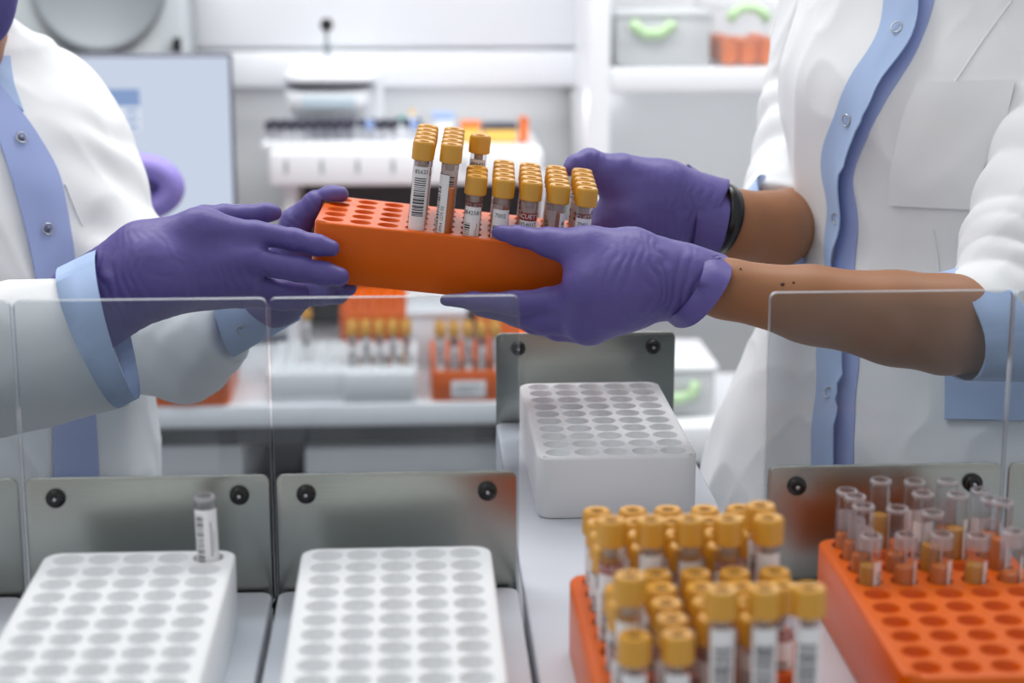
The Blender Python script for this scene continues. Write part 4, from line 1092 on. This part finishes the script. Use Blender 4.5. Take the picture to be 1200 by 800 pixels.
# boxes on the shelf
def clipbox(px0, px1, py0, y, z, dy, label, handle, tubm='boxclear'):
    xa, xb = at(px0, 60, y).x, at(px1, 60, y).x; zt_ = at((px0+px1)/2, py0, y).z
    o = empty('storage_box', label, 'storage box', ((xa+xb)/2, y+dy/2, z)); bpy.context.view_layer.update()
    b = MB(); b.box((xa, y, z+.0006), (xb, y+dy, zt_-.012), M[tubm], .006); rel(b, 'tub', o)
    b = MB(); b.box((xa-.004, y-.004, zt_-.0115), (xb+.004, y+dy+.004, zt_), M[tubm], .004); rel(b, 'lid', o)
    b = MB(); (ax, ay), (bx, by), up = handle; p0, p1 = at(ax, ay, y-.006), at(bx, ay, y-.006); h = at(ax, by, y-.006).z
    b.tube([p0, (p0.x+.006, p0.y, (p0.z+h)/2), (p0.x+.02, p0.y, h), (p1.x-.02, p1.y, h), (p1.x-.006, p1.y, (p1.z+h)/2), p1], .0085, M['green'], 10); rel(b, 'clip_handle', o)
    return xa, xb
clipbox(722, 832, 12, YT+.03, zs, .2, 'clear storage box with low green clip, left on the top shelf', ((741, 25), (789, 40), 0))
xa, xb = clipbox(836, 918, 4, YT+.03, zs, .2, 'clear storage box with arched green clip, right on the top shelf', ((855, 24), (900, 9), 0), 'boxclear2')
b = MB(); c0, c1 = at(846, 70, YT+.034).x, at(912, 70, YT+.034).x; zz = at(880, 45, YT+.034).z
for k in range(3):
    b = MB(); x = c0+(c1-c0)*k/3; b.box((x+.001, YT+.040, zs+.002), (x+(c1-c0)/3-.001, YT+.18, zz-.004*(k % 2)), M['orangebag'], .008, 3)
    tag(b.build('reagent_packet'), 'orange packet inside the right storage box, %s of three from left' % ORD[k], 'packet', 'orange packets in the storage box')
z2 = zk; y = onplane(800, 488, zk).y; xa, xb = at(728, 460, y).x, at(838, 460, y).x; zt_ = at(800, 428, y).z
o = empty('storage_box', 'clear storage box with green clip on the low counter, beside the steel plate', 'storage box', ((xa+xb)/2, y+.08, z2)); bpy.context.view_layer.update()
b = MB(); b.box((xa, y, z2+.0006), (xb, y+.17, zt_-.012), M['boxclear'], .006); rel(b, 'tub', o)
b = MB(); b.box((xa-.004, y-.004, zt_-.0115), (xb+.004, y+.174, zt_), M['lam'], .004); rel(b, 'lid', o)
b = MB(); p0, p1 = at(750, 448, y-.009), at(814, 466, y-.009)
b.tube([p0, (p0.x+.002, p0.y, p1.z+.006), (p0.x+.02, p0.y, p1.z), (p1.x-.02, p0.y, p1.z), (p1.x-.002, p0.y, p1.z+.006), (p1.x, p0.y, p0.z)], .008, M['green'], 10); rel(b, 'clip_handle', o)

# monitor on the bench at the left, the machine behind it, the chair in front
YM = P(270, 100, 2.6).y
def mx_(px): return at(px, 100, YM).x
def mz(py): return at(200, py, YM).z
o = empty('computer_monitor', 'flat computer monitor showing a pale blue screen behind the left person', 'monitor', (mx_(60), YM+.06, ZB)); bpy.context.view_layer.update()
xa, xb, z1_, z0 = mx_(-150), mx_(272), mz(63), mz(300)
b = MB(); b.box((xa, YM, z0), (xb, YM+.025, z1_), M['bezel'], .004); rel(b, 'bezel', o)
b = MB(); b.box((xa+.006, YM-.0006, z0+.014), (xb-.004, YM-.0001, z1_-.005), M['screen']); s_ = rel(b, 'screen', o)
b = MB(); b.box((mx_(96), YM-.0012, mz(124)), (mx_(163), YM-.0008, mz(104)), M['screenblue']); under(b.build('toolbar'), s_)
b = MB(); b.box((mx_(100), YM-.0012, mz(152)), (mx_(163), YM-.0008, mz(125)), M['screenlight'])
for k in range(3): b.box((mx_(146), YM-.0014, mz(150-k*9)), (mx_(160), YM-.0012, mz(146-k*9)), M['screenblue'])
under(b.build('list_window'), s_)
b = MB(); b.box((mx_(-30)-.03, YM+.03, ZB+.012), (mx_(-30)+.03, YM+.045, z0+.15), M['bezel'], .004); rel(b, 'stand', o)
b = MB(); b.box((mx_(-30)-.10, YM-.02, ZB+.0006), (mx_(-30)+.10, YM+.14, ZB+.0115), M['bezel'], .004); rel(b, 'foot', o)
YG = YW-.30
def gx(px): return at(px, 30, YG).x
def gz(py): return at(100, py, YG).z
o = empty('centrifuge', 'large grey machine with a rounded lid above the monitor', 'laboratory machine', (gx(110), YG+.2, ZB)); bpy.context.view_layer.update()
b = MB(); frust(b, ((gx(-60), gx(222)), (gx(-50), gx(206))), (ZB+.001, gz(-60)), (YG, YG), YW-.06, M['machine']); rel(b, 'housing', o)
cx = gx(117); cz = gz(-22); rx = gx(192)-cx; rz = cz-gz(57); rg = []
for s, yy in ((1.08, -.002), (1.05, -.012), (.98, -.014), (.93, -.006), (.0, -.004)):
    rg.append([(cx+rx*s*math.cos(2*PI*k/48), YG+yy, cz+rz*s*math.sin(2*PI*k/48)) for k in range(48)])
b = MB(); b.rings(rg, M['machine2']); rel(b, 'lid', o)
b = MB(); b.box((gx(203), YG-.014, gz(61)), (gx(212), YG-.001, gz(44)), M['black'], .002); rel(b, 'latch', o)
YH = P(190, 215, 2.05).y; pc_ = P(168, 218, 2.05)
o = empty('lab_chair', 'violet padded chair back showing between the left sleeve and the monitor', 'chair', (pc_.x-.16, YH-.02, 0)); bpy.context.view_layer.update()
cq = P(163, 219, 2.05); sx, sz = 38*pxm(2.05), 25*pxm(2.05); rt = 15.5*pxm(2.05); rg = []
for k in range(49):
    a = 2*PI*k/48; e = Vector((math.cos(a), 0, math.sin(a))); c = Vector((cq.x+sx*math.cos(a), YH, cq.z+sz*math.sin(a)))
    rg.append([c+e*(rt*math.cos(2*PI*q/14))+Vector((0, rt*1.2*math.sin(2*PI*q/14), 0)) for q in range(14)])
b = MB(); b.rings(rg, M['purple']); rel(b, 'backrest', o)
b = MB(); b.rings([[(cq.x+sx*f*math.cos(2*PI*k/32), YH+dy, cq.z+sz*f*math.sin(2*PI*k/32)) for k in range(32)] for f, dy in ((1, .006), (.6, .002), (.02, .001))], M['purpled']); rel(b, 'back_pad', o)
pc_ = cq
cxs = pc_.x-.17; cys = YH-.15
b = MB(); b.lathe([(.02, .47), (.17, .475), (.20, .49), (.20, .52), (.18, .535), (.01, .54)], M['purple'], 32, T(cxs, cys, 0)); rel(b, 'seat', o)
b = MB(); b.tube([(cxs, cys, .10), (cxs, cys, .468)], .022, M['steel'], 14); rel(b, 'post', o)
b = MB(); b.tube([(cxs, cys+.10, .49), (pc_.x-.12, YH+.05, .60), (pc_.x-.09, YH+.045, pc_.z-.16), (pc_.x-.01, YH+.035, pc_.z-.02)], .012, M['steel'], 10); rel(b, 'back_support', o)
for k in range(5):
    a = 2*PI*k/5+.3; b = MB(); b.tube([(cxs, cys, .10), (cxs+.24*math.cos(a), cys+.24*math.sin(a), .065)], [.02, .012], M['steel'], 10)
    b.lathe([(.010, .002), (.024, .006), (.024, .045), (.008, .055)], M['black'], 14, T(cxs+.24*math.cos(a), cys+.24*math.sin(a), 0)); rel(b, 'leg', o)
# ================================================================== room
b = MB(); b.box((-2.6, -1.2, -.05), (2.8, YW+.1, 0), M['floorm']); tag(b.build('floor'), kind='structure')
b = MB(); b.box((-2.6, YW, 0), (2.8, YW+.1, 2.8), M['wallm']); tag(b.build('wall_back'), kind='structure')
# ================================================================== camera, light, view
cd = bpy.data.cameras.new('camera'); cam = bpy.data.objects.new('camera', cd); COL.objects.link(cam)
cam.location = CAM; cam.rotation_euler = (PI/2-PITCH, 0, -YAW)
cd.sensor_width = 36; cd.sensor_fit = 'HORIZONTAL'; cd.lens = FPX*36/1200; cd.clip_start = .02
cd.dof.use_dof = True; cd.dof.focus_distance = 1.30; cd.dof.aperture_fstop = 5.4
SC.camera = cam
w = bpy.data.worlds.new('world'); SC.world = w; w.use_nodes = True
w.node_tree.nodes['Background'].inputs[0].default_value = (.97, .985, 1, 1); w.node_tree.nodes['Background'].inputs[1].default_value = .56
def area(name, loc, size, power, target, col=(1, 1, 1)):
    l = bpy.data.lights.new(name, 'AREA'); l.shape = 'RECTANGLE'; l.size, l.size_y = size; l.energy = power; l.color = col
    o = bpy.data.objects.new(name, l); COL.objects.link(o); o.location = loc
    o.rotation_euler = (Vector(target)-Vector(loc)).to_track_quat('-Z', 'Y').to_euler()
area('ceiling_lamp', (0, 2.0, 2.7), (2.4, .8), 17, (0, 2.0, 0))
area('ceiling_lamp', (.2, 2.12, 2.72), (3.2, .5), 39, (.2, 3.1, .9))
area('ceiling_lamp', (-.9, .7, 2.75), (1.4, 1.0), 4, (-.2, 1.3, 1))
xm_, zc_ = at(450, 60, YC).x, at(450, 103, YC).z
area('under_cabinet_fill', (xm_, YC+.012, zc_-.010), (.8, .015), .2, (xm_, YW-.04, zc_-.20))  # added fill light without a fixture, lifts the wall below the cabinet
xs_ = (tx(715)+tx(930))/2
area('under_shelf_fill', (xs_, YT+.02, zs-ts-.008), (.5, .015), .3, (xs_, YW-.04, zs-ts-.24))  # added fill, no real fitting: brightens the back panel below the shelf
v = SC.view_settings; SC.display_settings.display_device = 'sRGB'; v.view_transform = 'Standard'; v.look = 'None'; v.gamma = 1; v.use_curve_mapping = False; v.exposure = .0
SC.cycles.max_bounces = 10; SC.cycles.transparent_max_bounces = 32; SC.cycles.diffuse_bounces = 4
SC.cycles.use_denoising = True; SC.cycles.caustics_reflective = False; SC.cycles.caustics_refractive = False
